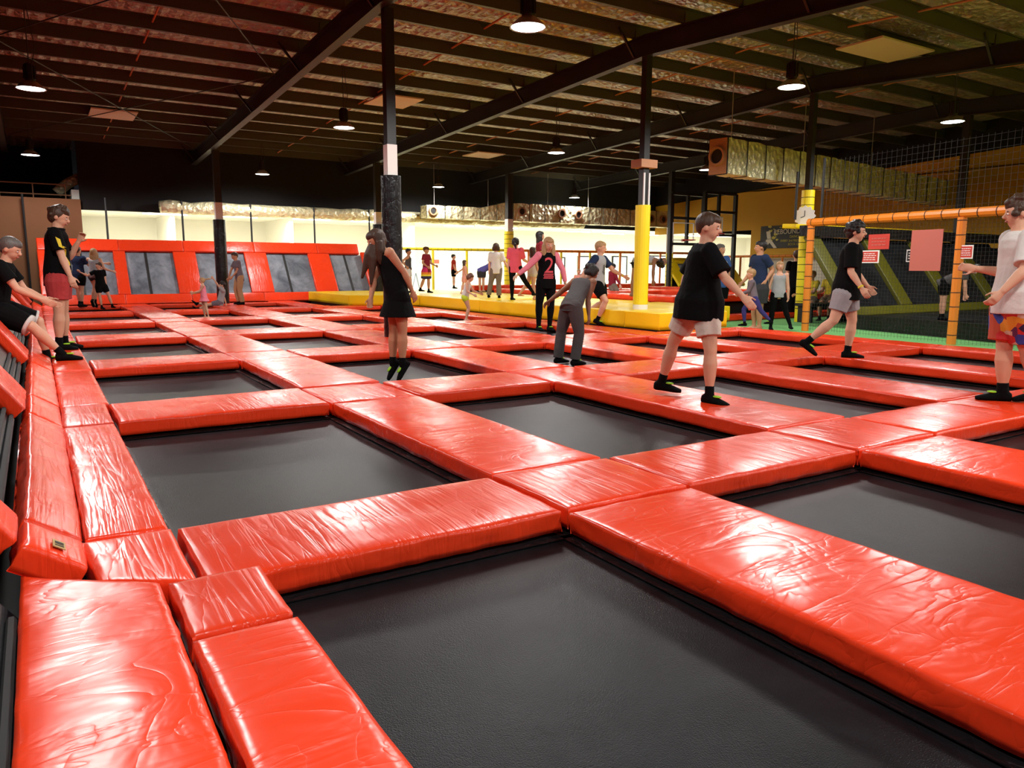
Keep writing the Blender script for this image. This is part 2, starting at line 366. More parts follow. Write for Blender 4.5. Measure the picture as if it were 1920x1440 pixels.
def make_lamp(p,label):
    global first
    if first is None:
        t=empty('high_bay_lamp',p); tag(t,label,'lamp','high bay lamps')
        b=MB(); b.lathe(p,[(.075,.12),(.11,.10),(.16,.055),(.20,.012),(.215,0),(.205,0),(.15,.045),(.10,.09),(.0,.11)],28); b.build('reflector','lamp_metal',t,smooth=True)
        b=MB(); b.lathe(p,[(0,.012),(.1,.01),(.196,.006)],28); b.build('lens','lamp_glow',t,fix=False)
        b=MB(); b.lathe(p,[(0,.12),(.07,.12),(.075,.14),(.075,.36),(.06,.38),(0,.38)],20)
        for k in range(10):
            a=2*math.pi*k/10; b.bar(V(p)+V((.07*cos(a),.07*sin(a),.25)),V(p)+V((.09*cos(a),.09*sin(a),.25)),.01,.2)
        b.build('ballast_housing','black_steel',t)
        first=t; cable_(p,t); return t
    r=first.copy(); COL.objects.link(r); r.location=p; r['label']=label; r['group']='high bay lamps'
    for ch in [c_ for c_ in first.children if not c_.name.startswith('suspension')]:
        c=ch.copy(); COL.objects.link(c); c.parent=r; c.matrix_parent_inverse=ch.matrix_parent_inverse.copy()
    r.matrix_world=Matrix.Translation(V(p)); cable_(p,r)
    return r
for p,l in lpos: make_lamp(tuple(p),l)
off=[(.1,7.6),(5.0,.8),(10.2,.8),(15.2,.8),(.1,.8),(5,-5),(10.2,-5),(15.5,-5),(20.2,.8),(20.2,-5)]  # last two are unseen lamps added to brighten the right side
for x,y in off: make_lamp((x,y,LZ),'unseen high bay lamp of the near rows outside the picture')
LAMPS=[tuple(p) for p,l in lpos]+[(x,y,LZ) for x,y in off]
# ------------------------------------------------------------------ posts
def post(name,x,y,zb,label,wrap=None,wz=None,wr=.13,band=None,bandm='white_paint',w=.11,cords=False,base=False,extra=None,zbase=None):
    t=empty(name,(x,y,zb)); tag(t,label,'post')
    zt=beamz(y)
    box('steel_column',(x-w/2,y-w/2,zb),(x+w/2,y+w/2,zt),'black_steel',t)
    if band: box('painted_band',(x-w/2-.008,y-w/2-.008,band[0]),(x+w/2+.008,y+w/2+.008,band[1]),bandm,t)
    if wrap:
        b=MB(); n=10; pr=[(w*.55,wz[0])]+[(wr*(1+.03*noise.noise(V((x,i*.9,3)))),wz[0]+(wz[1]-wz[0])*i/n) for i in range(n+1)]+[(w*.55,wz[1])]
        b.lathe((x,y,0),pr,20); b.build('padding',wrap,t,smooth=False)
        if cords:
            z=wz[0]+.3
            while z<wz[1]-.05:
                b=MB(); b.lathe((x,y,z),[(wr*1.03,-.006),(wr*1.07,0),(wr*1.03,.006)],20); z+=.16
                b.build('net_tie','net_cord',t)
        if base: b=MB(); b.lathe((x,y,0),[(wr*1.02,wz[0]),(wr*1.02,wz[0]+.09)],20); b.build('tape_band','white_plastic',t)
    return t
def zat(x,y,py):   # height of the image row py above the ground point (x,y)
    q=V((x,y,0))-CP; d=q.dot(FW); # solve for z
    lo,hi=-1,7
    for _ in range(40):
        mid=(lo+hi)/2; v=V((x,y,mid))-CP; yy=720-FPX*v.dot(UPV)/v.dot(FW)
        if yy>py: lo=mid
        else: hi=mid
    return mid
t=post('padded_post',4.6,10.75,-.1,'tall black padded post in the middle of the red court','black_vinyl',(0,zat(4.6,10.75,330)),.15,(zat(4.6,10.75,330),zat(4.6,10.75,272)),w=.14)
t=post('padded_post',9.44,10.6,-.5,'nearest thick yellow padded post on the yellow platform','yellow_foam',(.3,zat(9.44,10.6,385)),.135,w=.13,base=True)
b=MB(); z0=zat(9.44,10.6,385); z1=zat(9.44,10.6,325)
for s in (-.075,.075): b.tube([(9.44+s*.8,10.52,z0),(9.44+s*.8,10.52,z1)],.018,8)
b.build('conduit','white_plastic',t); z2=zat(9.44,10.6,308); box('timber_clamp',(9.25,10.46,z2-.07),(9.63,10.74,z2+.07),'timber',t)
post('padded_post',14.4,10.85,GZ,'thin bright yellow netted post with the white clock on it','yellow_foam',(GZ,zat(14.4,10.85,357)),.135,cords=True,w=.12)
post('steel_post',19.35,10.2,GZ,'dark unpadded steel post at right behind the big foil duct',w=.16)
post('padded_post',4.6,23.2,-.1,'black padded post far back in front of the slanted red wall','black_vinyl',(0,zat(4.6,23.2,412)),.17,(zat(4.6,23.2,412),zat(4.6,23.2,380)),w=.18)
post('padded_post',9.45,23.2,-.1,'black post with a pale band half hidden behind the near black post','black_vinyl',(0,zat(9.45,23.2,421)),.17,(zat(9.45,23.2,421),zat(9.45,23.2,398)),w=.18)
post('padded_post',14.4,23.2,-.5,'thin yellow post far back left of the girl in the pink shirt','yellow_foam',(0,zat(14.4,23.2,434)),.17,(zat(14.4,23.2,434),zat(14.4,23.2,411)),w=.2,cords=True)
post('padded_post',19.3,20.2,-.5,'pale and yellow post beside the black steel frames','yellow_foam',(0,zat(19.3,20.2,475)),.13,(zat(19.3,20.2,475),zat(19.3,20.2,427)),w=.16,cords=True)
# clock on the yellow netted post
c=aty(1501,402,10.42); c=V((14.19,10.74,c.z))
t=empty('wall_clock',c); tag(t,'round white scalloped clock on the thin yellow post','clock')
n=(V((CP.x,CP.y,c.z))-c).normalized(); n=(n+V((-.9,-.1,0))).normalized(); a=n.cross(V((0,0,1))).normalized()
b=MB(); K=48; ring=[c+(a*cos(2*math.pi*k/K)+V((0,0,1))*sin(2*math.pi*k/K))*(.21*(1+.09*cos(12*2*math.pi*k/K))) for k in range(K)]
b.add([p for p in ring]+[p+n*.03 for p in ring],[tuple(range(K)),tuple(range(K,2*K))]+[(k,(k+1)%K,K+(k+1)%K,K+k) for k in range(K)]); b.build('clock_face','white_plastic',t)
b=MB(); b.bar(c+n*.035,c+n*.035+V((0,0,.12)),.012); b.bar(c+n*.035,c+n*.035+a*.08+V((0,0,-.03)),.014); b.build('clock_hands','black_plastic',t)
# ------------------------------------------------------------------ ducts
def duct(name,p,q,zlo,zhi,wid,label,holes=(),endcap=None,hang=(),taper=None):
    t=empty(name,p); tag(t,label,'duct')
    p=V((p[0],p[1],0)); q=V((q[0],q[1],0)); d=(q-p).normalized(); s=V((-d.y,d.x,0)); L=(q-p).length
    if s.y<0: s=-s
    b=MB(); n=int(L/.12); m=7; sec=[]
    for k in range(m): sec.append((0,k/(m-1)))
    for k in range(1,m): sec.append((k/(m-1),1))
    for k in range(m-2,-1,-1): sec.append((1,k/(m-1)))
    for k in range(m-2,0,-1): sec.append((k/(m-1),0))
    M_=len(sec); vs=[];fs=[]
    for i in range(n+1):
        f=i/n; sc=1
        if taper: sc=taper(f)
        zm=zlo+(zhi-zlo)*.0
        for (u,v) in sec:
            pt=p+d*(L*f)+s*((u-.0)*wid)+V((0,0,zlo+(zhi-zlo)*sc*v))
            nn=.022*nzf(pt,5)+.012*nzf(pt,13); pinch=.018*(1 if (i%6==0) else 0)
            ctr=p+d*(L*f)+s*(.5*wid)+V((0,0,zlo+(zhi-zlo)*sc*.5)); od=(pt-ctr); vs.append(pt+od.normalized()*(nn-pinch))
    for i in range(n):
        for k in range(M_): fs.append((i*M_+k,i*M_+(k+1)%M_,(i+1)*M_+(k+1)%M_,(i+1)*M_+k))
    fs.append(tuple(range(M_))); fs.append(tuple(range(n*M_,(n+1)*M_)))
    b.add(vs,fs); b.build('foil_wrap','duct_foil',t)
    for i in range(0,n,6):
        f=i/n; sc=taper(f) if taper else 1; c=p+d*(L*f)+s*(wid/2)+V((0,0,zlo+(zhi-zlo)*sc/2)); hw=wid/2+.012; hh=(zhi-zlo)*sc/2+.012
        cr=[c-s*hw-V((0,0,hh)),c+s*hw-V((0,0,hh)),c+s*hw+V((0,0,hh)),c-s*hw+V((0,0,hh))]
        b=MB()
        for k in range(4): b.bar(cr[k],cr[(k+1)%4],.016)
        b.build('strap','black_steel',t)
    for (f,r,zz) in holes:
        c=p+d*(L*f)-s*.035+V((0,0,zlo+(zhi-zlo)*zz)); up=V((0,0,1)); K=22
        b=MB(); vs=[];
        for (rr,oo) in ((r*.72,.03),(r*.72,-.05),(r,-.05),(r*1.05,.03)):
            for k in range(K): vs.append(c+(d*cos(2*math.pi*k/K)+up*sin(2*math.pi*k/K))*rr+s*oo)
        b.add(vs,[(j*K+k,j*K+(k+1)%K,(j+1)*K+(k+1)%K,(j+1)*K+k) for j in range(3) for k in range(K)]); o=b.build('vent_ring','timber' if r<.2 else 'white_plastic',t)
        b=MB(); b.add([c+(d*cos(2*math.pi*k/K)+up*sin(2*math.pi*k/K))*r*.7-s*.012 for k in range(K)],[tuple(range(K))]); b.build('vent_opening','black_plastic',o)
    if endcap:
        c0=p-d*.03; b=MB(); b.hexa([c0+V((0,0,zlo)),c0+s*wid+V((0,0,zlo)),c0+s*wid+d*.04+V((0,0,zlo)),c0+d*.04+V((0,0,zlo))],[c0+V((0,0,zhi)),c0+s*wid+V((0,0,zhi)),c0+s*wid+d*.04+V((0,0,zhi)),c0+d*.04+V((0,0,zhi))]); cap=b.build('end_panel','timber',t)
        c=c0-d*.01+s*wid/2+V((0,0,(zlo+zhi)/2)); K=24; b=MB(); vs=[]
        for (rr,oo) in ((.15,0),(.15,-.05),(.19,-.05),(.2,.01)):
            for k in range(K): vs.append(c+(s*cos(2*math.pi*k/K)+V((0,0,1))*sin(2*math.pi*k/K))*rr+d*oo)
        b.add(vs,[(j*K+k,j*K+(k+1)%K,(j+1)*K+(k+1)%K,(j+1)*K+k) for j in range(3) for k in range(K)]); o=b.build('collar_ring','timber',cap)
        b=MB(); b.add([c+(s*cos(2*math.pi*k/K)+V((0,0,1))*sin(2*math.pi*k/K))*.148-d*.004 for k in range(K)],[tuple(range(K))]); b.build('collar_opening','black_plastic',cap)
    for f in hang:
        c=p+d*(L*f)+s*.1; sc=taper(f) if taper else 1
        b=MB(); b.tube([c+V((0,0,zlo+(zhi-zlo)*sc)),c+V((0,0,beamz(c.y)+.4))],.009,6); b.build('hanger_wire','wire',t)
    return t
a=atz(1362,325,3.0); bq=atz(1900,402,3.0); bq=a+(bq-a)*1.5
duct('foil_duct',a,bq,3.0,3.72,.42,'large silver foil duct hanging over the right side',holes=((.53,.17,.5),),endcap=True,hang=(.01,.12,.25,.4,.6))
a=aty(800,404,24.7); bq=V((23.6,24.7,0))
duct('foil_duct',a,bq,2.80,3.47,.5,'long foil duct far back above the bright room',holes=((.02,.16,.36),(.34,.17,.55),(.50,.17,.55),(.57,.17,.52),(.9,.17,.5),(.96,.17,.5)),hang=(.03,.22,.45,.62),taper=lambda f:.66+.34*min(1,max(0,(f-.2)/.08)))
b=MB(); zc=2.86
pts=[(3.4+i*.3,25.72+.04*nzf((i,0,0),.7),zc+.05*nzf((i,2,0),.5)) for i in range(55)]
b.tube(pts,[.2+.03*nzf((i,5,0),.9) for i in range(55)],12); tag(b.build('foil_duct','duct_foil',smooth=True),'long dull flexible duct lying along the bottom of the dark header','duct')
b=MB(); p0=aty(128,369,27.0)+V((-.3,0,.1)); p1=aty(160,332,27.0)+V((0,0,.05)); b.tube([p0,p0*.5+p1*.5+V((-.1,0,0)),p1],.15,12); tag(b.build('flexible_duct','duct_foil',smooth=True),'short bent foil duct above the brown wall at left','duct')
# loft railing above the brown wall
t=empty('loft_railing',(-2,26.6,2.9)); tag(t,'thin dim railing above the brown wall at far left','railing')
for z in (3.15,3.45): b=MB(); b.tube([(-5.8,26.6,z),(1.1,26.6,z)],.02,6); b.build('rail','timber',t)
for i in range(9): b=MB(); b.tube([(-5.6+i*.82,26.6,2.9),(-5.6+i*.82,26.6,3.45)],.018,6); b.build('baluster','timber',t)
# ================================================================== RED COURT
Ls=[.43,2.66,4.88,6.86,8.72]; Rs=[1.90,4.03,6.10,8.05,10.15]
Ns=[-.9,3.24,6.55,9.75,13.4,17.0,20.55,23.55]; Fs=[2.58,5.70,8.85,12.35,15.95,19.65,23.1,24.2]
ROWN=['nearest row','second row','third row','fourth row','fifth row','sixth row','seventh row','last row']
COLN=['leftmost column','second column','middle column','fourth column','rightmost column']
def ncols(j): return 5 if j<=2 else (4 if j<=5 else 3)
seedc=[0]
def L0(j): return .395 if j<=1 else .43
def rp(x0,y0,x1,y1,along,label,group,name='safety_pad',z=0,gap=.004,**k):
    seedc[0]+=1; s=seedc[0]
    d=min(math.hypot((x0+x1)/2,(y0+y1)/2),20)
    res=.035 if d<4.5 else (.06 if d<8 else (.12 if d<13 else .22))
    rnd=random.Random(s*13+5); dz=rnd.uniform(-.006,.006); j=.012
    q=[(x0+gap+rnd.uniform(0,j),y0+gap+rnd.uniform(0,j),z+dz+rnd.uniform(-.004,.004)),(x1-gap-rnd.uniform(0,j),y0+gap+rnd.uniform(0,j),z+dz+rnd.uniform(-.004,.004)),
       (x1-gap-rnd.uniform(0,j),y1-gap-rnd.uniform(0,j),z+dz+rnd.uniform(-.004,.004)),(x0+gap+rnd.uniform(0,j),y1-gap-rnd.uniform(0,j),z+dz+rnd.uniform(-.004,.004))]
    return pad(name,q,.1,'red_vinyl_along_x' if along=='x' else 'red_vinyl_along_y',label,res=res,seed=s,group=group,**k)
def tramp(x0,y0,x1,y1,label,z=-.125):
    c=((x0+x1)/2,(y0+y1)/2,z); t=empty('trampoline',c); tag(t,label,'trampoline',group='black trampolines of the red court')
    e=.12; n=10; b=MB(); vs=[];fs=[]
    for i in range(n+1):
        for j in range(n+1):
            u=i/n; v=j/n; vs.append((x0-e+(x1-x0+2*e)*u,y0-e+(y1-y0+2*e)*v,z-.02*math.sin(math.pi*u)*math.sin(math.pi*v)))
    for i in range(n):
        for j in range(n): fs.append((i*(n+1)+j,(i+1)*(n+1)+j,(i+1)*(n+1)+j+1,i*(n+1)+j+1))
    b.add(vs,fs); o=b.build('jumping_mat','black_mat_fabric',t,smooth=True,origin=c,fix=False)
    md=o.modifiers.new('s','SOLIDIFY'); md.thickness=.006
    b=MB(); w=.055; zz=z+.004
    for (a,b_) in (((x0-e,y0-e),(x1+e,y0-e+w+e*.8)),((x0-e,y1+e-w-e*.8),(x1+e,y1+e)),((x0-e,y0),(x0-e+w+e*.8,y1)),((x1+e-w-e*.8,y0),(x1+e,y1))):
        b.box((a[0],a[1],zz-.002),(b_[0],b_[1],zz+.002))
    b.build('edge_webbing','black_vinyl',t)
    return t
for j in range(len(Fs)):
    for i in range(ncols(j)):
        if j==7 and i==3: continue
        x0,x1=Ls[i],Rs[i]; y0,y1=Ns[j],Fs[j]
        if i==0: x0=L0(j)
        if j==0 and i==0: x0=.60
        tramp(x0,y0,x1,y1,'black trampoline mat sunk between red pads, %s, %s'%(COLN[i],ROWN[j]))
# pads across (along X) between mats of one column, after row j
for j in range(len(Fs)-1):
    for i in range(ncols(j)):
        if i>=ncols(j+1) : continue
        rp(L0(j) if i==0 else Ls[i],Fs[j],Rs[i],Ns[j+1],'x','long red cross pad right behind the %s mat, %s'%(ROWN[j],COLN[i]),'red pads of the court')
    # corner pads
    for i in range(ncols(j)):
        if i+1<len(Ls):
            if i+1>=max(ncols(j),ncols(j+1)) : continue
            rp(Rs[i],Fs[j],Ls[i+1],Ns[j+1],'x','square red crossing pad behind the %s, right of the %s'%(ROWN[j],COLN[i]),'red crossing pads',name='corner_pad')
    (rp(.065,Fs[j],L0(j),Ns[j+1],'x','small red pad at the foot of the slanted left wall behind the %s'%ROWN[j].split(' from')[0],'red pads at the foot of the left wall',name='corner_pad') if j else pad('corner_pad',[(.10,2.79,0),(.392,2.605,0),(.392,3.235,0),(.055,3.235,0)],.1,'red_vinyl_along_x','small red foot pad beside the leaning pad with the sewn label',res=.035,seed=77,group='red pads at the foot of the left wall'))
# pads going away (along Y) between columns
for j in range(len(Fs)):
    for i in range(ncols(j)-1):
        rp(Rs[i],Ns[j],Ls[i+1],Fs[j],'y','long red pad going away, right side of the %s, %s'%(COLN[i],ROWN[j].split(' from')[0]),'red pads of the court')
    if j>0: rp(.065,Ns[j],L0(j),Fs[j],'x','red pad along the foot of the slanted left wall beside the %s'%ROWN[j].split(' from')[0],'red pads at the foot of the left wall')
# near left pair of pads
pad('safety_pad',[(-.125,-.9,.03),(.272,-.9,.03),(.272,2.60,.03),(-.125,2.91,.03)],.11,'red_vinyl_along_y','wide bright red pad in the bottom left corner of the photo',res=.035,seed=78,wr=1.6,group='red pads at the foot of the left wall')
rp(.275,2.15,.60,2.62,'x','short bright red pad at left, far piece of the split one','red pads at the foot of the left wall',z=.025)
rp(.275,-.9,.60,2.14,'y','bright red pad at bottom left touching the nearest black mat','red pads at the foot of the left wall',z=.03)
# right edge of the court
for j in (0,1,2):
    rp(Rs[4],Ns[j],10.75,Fs[j],'y','red edge pad beside the green turf, %s'%ROWN[j].split(' from')[0],'red edge pads beside the turf')
    rp(Rs[4],Fs[j],10.75,Ns[j+1] if j<2 else 9.42,'x','square red edge pad beside the green turf behind the %s'%ROWN[j].split(' from')[0],'red edge pads beside the turf',name='corner_pad')
rp(8.72,8.85,10.15,9.42,'x','red pad in front of the short end of the yellow platform','red pads of the court')
rp(8.05,8.85,8.72,9.42,'x','small red pad at the near corner of the yellow platform','red crossing pads',name='corner_pad')
for j in (3,4,5):
    rp(8.05,Ns[j]-(.33 if j==3 else 0),8.80,Fs[j],'y','red pad along the foot of the yellow platform beside the %s'%ROWN[j],'red pads at the foot of the platform')
    rp(8.05,Fs[j],8.80,Ns[j+1],'x','small red pad at the foot of the yellow platform behind the %s'%ROWN[j],'red pads at the foot of the platform',name='corner_pad')
rp(6.86,19.65,8.05,20.42,'x','red pad in front of the far yellow block','red pads of the court')
for j in (6,7): rp(6.10,Ns[j],6.86,Fs[j],'y','red pad left of the far yellow block, %s'%ROWN[j].split(' by')[0],'red pads of the court')
rp(6.10,Fs[6],6.86,Ns[7],'x','small red pad left of the far yellow block behind the seventh row','red crossing pads',name='corner_pad')
# steel grid carrying the pads
b=MB()
def sup(x0,y0,x1,y1,zt=-.105): b.box((x0+.13,y0+.0,-.5),(x1-.13,y1,zt)) if (x1-x0)<(y1-y0) else b.box((x0,y0+.13,-.5),(x1,y1-.13,zt))
for i in range(4): sup(Rs[i],-.9,Ls[i+1],9.4 if i==3 else 24.2)
sup(Rs[4],-.9,10.77,9.4); sup(.09-.1,-.9,Ls[0]+.05,24.2)
for j in range(7): sup(.2,Fs[j],(10.6 if j<3 else 8.8 if j<6 else 6.8),Ns[j+1])
sup(8.0,9.4,8.84,20.3)
tag(b.build('steel_grid','black_steel'),'dark steel frame hidden below the red pads of the court','frame')
# ------------------------------------------------------------------ slanted left wall
A0=V((.085,0,.002)); A1=V((-.105,0,.125)); TOP=V((-1.15,0,1.60)); TOP2=V((-1.33,0,1.86))
def P(v,y): return V((v.x,y,v.z))
nl=(V((TOP.x-A1.x,0,TOP.z-A1.z)).normalized()); nrm=V((nl.z,0,-nl.x))  # outward normal (to the right/up)
for j in range(len(Fs)):
    y0=Ns[j] if j>0 else -.9; y1=Fs[j]
    rn=ROWN[j].split(' from')[0]
    if j>0:
        o=pad('slope_pad',[P(A0,y0+.01),P(A0,y1-.01),P(A1,y1-.01),P(A1,y0+.01)],.1,'red_vinyl_along_x','red pad leaning against the foot of the slanted left wall beside the %s'%rn,res=.06 if j<3 else .2,seed=100+j,group='leaning pads of the left wall')
    # mat of the slanted wall
    t=empty('wall_trampoline',((A1.x+TOP.x)/2,(y0+y1)/2,.7)); tag(t,'dark slanted wall trampoline on the left beside the %s'%rn,'trampoline',group='slanted wall trampolines at left')
    off_=-nrm*.1
    a=A1+V((.06,0,-.10)) if j==0 else A1
    q=[P(a,y0-.1)+off_,P(a,y1+.1)+off_,P(TOP,y1+.1)+off_,P(TOP,y0-.1)+off_]
    b=MB(); b.hexa([v-nrm*.01 for v in q],q); b.build('jumping_mat','black_mat_fabric',t)
    b=MB()
    for k in (.04,.10,.16): b.tube([P(a+(TOP-a).normalized()*k,y0)+off_+nrm*.012,P(a+(TOP-a).normalized()*k,y1)+off_+nrm*.012],.014,6)
    b.build('edge_webbing','net_cord',t)
    o=pad('wall_pad',[P(TOP,y0),P(TOP,y1),P(TOP2,y1),P(TOP2,y0)],.1,'red_vinyl_along_x','red pad along the top of the slanted left wall beside the %s'%rn,res=.2,seed=130+j,group='top pads of the left wall')
    if j<7:
        ya,yb=Fs[j]+.01,Ns[j+1]-.01
        if j==0: ya=2.93
        pad('slope_pad',[P(A0,ya),P(A0,yb),P(A1,yb),P(A1,ya)],.1,'red_vinyl_along_x','short red leaning pad at the foot of the left wall behind the %s'%rn,res=.05 if j<3 else .2,seed=160+j,group='short leaning pads of the left wall')
        U=A1+(TOP-A1).normalized()*.015
        pad('wall_pad',[P(U,ya),P(U,yb),P(TOP,yb),P(TOP,ya)],.1,'red_vinyl_along_x','red pad running up the slanted left wall behind the %s'%rn,res=.08 if j<3 else .2,seed=190+j,group='upright pads of the left wall')
        pad('wall_pad',[P(TOP,ya),P(TOP,yb),P(TOP2,yb),P(TOP2,ya)],.1,'red_vinyl_along_x','short red top pad of the slanted left wall behind the %s'%rn,res=.2,seed=220+j,group='top pads of the left wall')
# small yellow maker's label stitched on the nearest leaning pad
c=(P(A0,3.02)+P(A1,3.02))*.5; t=empty('sewn_label',c); tag(t,'tiny yellowish label with dark marks on the nearest leaning red pad','label')
u=(A1-A0).normalized(); nn=V((u.z,0,-u.x)); w=V((0,1,0))
b=MB(); cc=c+nn*.012; b.hexa([cc-u*.022-w*.04,cc+u*.022-w*.04,cc+u*.022+w*.04,cc-u*.022+w*.04],[v+nn*.003 for v in (cc-u*.022-w*.04,cc+u*.022-w*.04,cc+u*.022+w*.04,cc-u*.022+w*.04)]); b.build('label_patch',mat('label_tan',(.45,.30,.10,1),.6),t)
b=MB()
for k in (-.02,0,.015): b.bar(cc+nn*.004-u*.015+w*k,cc+nn*.004+u*.015+w*k,.007,.002)
b.build('label_mark','black_plastic',t)
b=MB()
for y in (-.9,5,11,17,23.5): b.bar((-1.45,y,-.5),(-1.36,y,1.75),.08); b.bar((A1.x-.3,y,-.5),(-1.4,y,1.5),.06)
b.box((-1.5,-.9,1.62),(-1.40,24.9,1.72))
tag(b.build('wall_support_frame','black_steel'),'dark steel frame behind the slanted left wall','frame')
# ------------------------------------------------------------------ slanted back wall
YB=24.38; zf=.27; B0=V((0,YB,zf)); B1=V((0,YB+.92,1.52)); B2=V((0,YB+1.12,1.86)); XE=9.6
nb=V((0,-(B1.z-B0.z),(B1.y-B0.y))).normalized()
def Q(v,x): return V((x,v.y,v.z))
wp=[(None,222),(246,337),(381,473),(516,595),(636,705)]
wx=[]
for a,b_ in wp:
    xa=aty(a,548,YB).x if a else .55
    wx.append((xa,aty(b_,548,YB).x))
nm=['leftmost','second from the left','middle','fourth from the left','rightmost']
xs=[.1]+[v for w in wx for v in w]+[XE]
for k in range(0,len(xs),2):
    a,b_=xs[k],xs[k+1]
    pad('wall_pad',[Q(B0,a),Q(B0,b_),Q(B1,b_),Q(B1,a)],.09,'red_vinyl_along_x','red upright pad of the slanted back wall, %s'%(['in the left corner','between the first and second grey mats','between the second and third grey mats','between the third and fourth grey mats','between the fourth and fifth grey mats','at the right end'][k//2]),res=.1,seed=300+k,group='upright pads of the back wall',wr=2.2)
for k,(a,b_) in enumerate(wx):
    t=empty('wall_trampoline',((a+b_)/2,YB+.4,.9)); tag(t,'grey slanted wall trampoline of the back wall, %s of five'%nm[k],'trampoline',group='grey slanted trampolines of the back wall')
    o_=-nb*.09; q=[Q(B0,a-.05)+o_,Q(B0,b_+.05)+o_,Q(B1,b_+.05)+o_,Q(B1,a-.05)+o_]
    b=MB(); b.hexa([v-nb*.01 for v in q],q); b.build('jumping_mat','grey_mat_fabric',t)
    xm=a+(b_-a)*.42; b=MB(); b.bar(Q(B0,xm)+o_+nb*.005,Q(B1,xm)+o_+nb*.005,.07,.01); b.build('seam_strip','black_plastic',t)
cuts=[.1]+[ (wx[k][1]+wx[k+1][0])/2 for k in range(4)]+[XE]
for k in range(5):
    a,b_=cuts[k],cuts[k+1]
    pad('wall_pad',[Q(B1,a),Q(B1,b_),Q(B2,b_),Q(B2,a)],.1,'red_vinyl_along_y','red top pad of the back wall above the %s grey mat'%nm[k],res=.15,seed=320+k,group='top pads of the back wall',wr=1.6)
    pad('wall_pad',[V((a,YB-.16,.0)),V((b_,YB-.16,0)),Q(B0,b_),Q(B0,a)],.08,'red_vinyl_along_y','low red foot pad of the back wall below the %s grey mat'%nm[k],res=.1,seed=340+k,group='foot pads of the back wall',wr=2.2)
b=MB(); b.hexa([V((.1,YB+.05,-.5)),V((XE,YB+.05,-.5)),V((XE,YB+1.2,-.5)),V((.1,YB+1.2,-.5))],[V((.1,YB+.12,.1)),V((XE,YB+.12,.1)),V((XE,YB+1.15,1.55)),V((.1,YB+1.15,1.55))]); tag(b.build('wall_support_frame','black_steel'),'dark frame filling the space behind the slanted back wall','frame')
for k,px in enumerate((48,202,344,472,590,693)):
    p=aty(px,440,25.55); tag((lambda b:(b.tube([(p.x,25.55,-.5),(p.x,25.55,3.05)],.03,8),b.build('net_pole','black_steel'))[1])(MB()),'thin black pole rising behind the back wall, %s'%(['first from the left','second from the left','third, left of the far padded post','fourth, right of the far padded post','fifth','sixth, nearest the near black post'][k]),'pole',group='thin poles behind the back wall')
# ------------------------------------------------------------------ yellow platform
def yb(x0,y0,x1,y1,label,z1=.3,m='yellow_vinyl',seed=0,th=.29):
    return pad('platform_block',[(x0,y0,z1),(x1,y0,z1),(x1,y1,z1),(x0,y1,z1)],th,m,label,res=.12,seed=500+seed,wr=.5,r=.02,cat='block',group='yellow platform blocks')
ye=[9.46,10.35,12.75,15.6,18.9]
for k in range(4):
    yb(8.86,ye[k],9.9,ye[k+1],'yellow platform block facing the red court, %s'%(['nearest small end block','second block beside the thick post','third block behind the girl with number 2','farthest block of the straight side'][k]),seed=k)
    yb(9.9,ye[k],10.5 if k==0 else 11.0,ye[k+1],'yellow platform top block in the second line, %s'%(['at the near end','behind the thick post','behind the third front block','farthest'][k]),seed=10+k)
    if k>0: yb(11.0,ye[k]+.3,11.9,ye[k+1],'yellow platform block next to the second court, %s'%(['','nearest','middle','farthest'][k]),seed=20+k)
pad('platform_block',[(7.42,20.5,.28),(8.86,18.92,.3),(11.9,18.92,.3),(11.9,20.5,.3)],.28,'yellow_vinyl','slanting yellow block where the platform turns the corner',res=.15,seed=530,wr=.5,cat='block',group='yellow platform blocks')
yb(7.42,20.5,8.5,24.2,'far yellow block with a dark slot, left end of the platform',z1=.28,seed=31); yb(8.5,20.5,11.9,24.2,'far yellow platform block beside the dark slot',z1=.28,seed=32)
tag(box('slot_plate',(8.0,20.47,.06),(8.06,20.5,.26),'black_plastic'),'dark upright slot on the far yellow block','plate')
b=MB(); b.box((8.9,9.55,-.5),(10.4,10.5,0)); b.box((8.9,10.5,-.5),(10.7,12.4,0)); b.box((8.9,12.4,-.5),(11.85,24.2,.0)); b.box((7.5,20.6,-.5),(9,24.2,0)); tag(b.build('plinth','black_steel'),'dark base under the yellow platform','base')
# ------------------------------------------------------------------ second court behind the platform
SZ=.42
def rp2(x0,y0,x1,y1,along,label,z=SZ,th=.14,wr=2,n='safety_pad'):
    seedc[0]+=1
    return pad(n,[(x0,y0,z),(x1,y0,z),(x1,y1,z),(x0,y1,z)],th,'red_vinyl_along_x' if along=='x' else 'red_vinyl_along_y',label,res=.18,seed=seedc[0],group='red pads of the second court',wr=wr)
X2=[12.0,12.9,15.2,16.0,18.3,19.1]; Y2=[12.4,13.2,16.2,17.0,20.2]
vn=['left edge','middle','right edge']; 
for j in (0,2):
    rp2(X2[1],Y2[j],X2[2],Y2[j+1],'x','red cross pad of the second court, %s, left half'%('front' if j==0 else 'middle'))
    rp2(X2[3],Y2[j],X2[4],Y2[j+1],'x','red cross pad of the second court, %s, right half'%('front' if j==0 else 'middle'))
for k in (0,2,4):
    rp2(X2[k],Y2[0],X2[k+1],Y2[2],'y','red pad going away on the second court, %s, front half'%vn[k//2])
    rp2(X2[k],Y2[2],X2[k+1],Y2[4],'y','red pad going away on the second court, %s, back half'%vn[k//2])
for k in (1,3):
    for j in (1,3):
        t=tramp(X2[k],Y2[j],X2[k+1],Y2[j+1],'black mat of the second court, %s %s'%('front' if j==1 else 'back','left' if k==1 else 'right'),z=SZ-.17); t['group']='black mats of the second court'
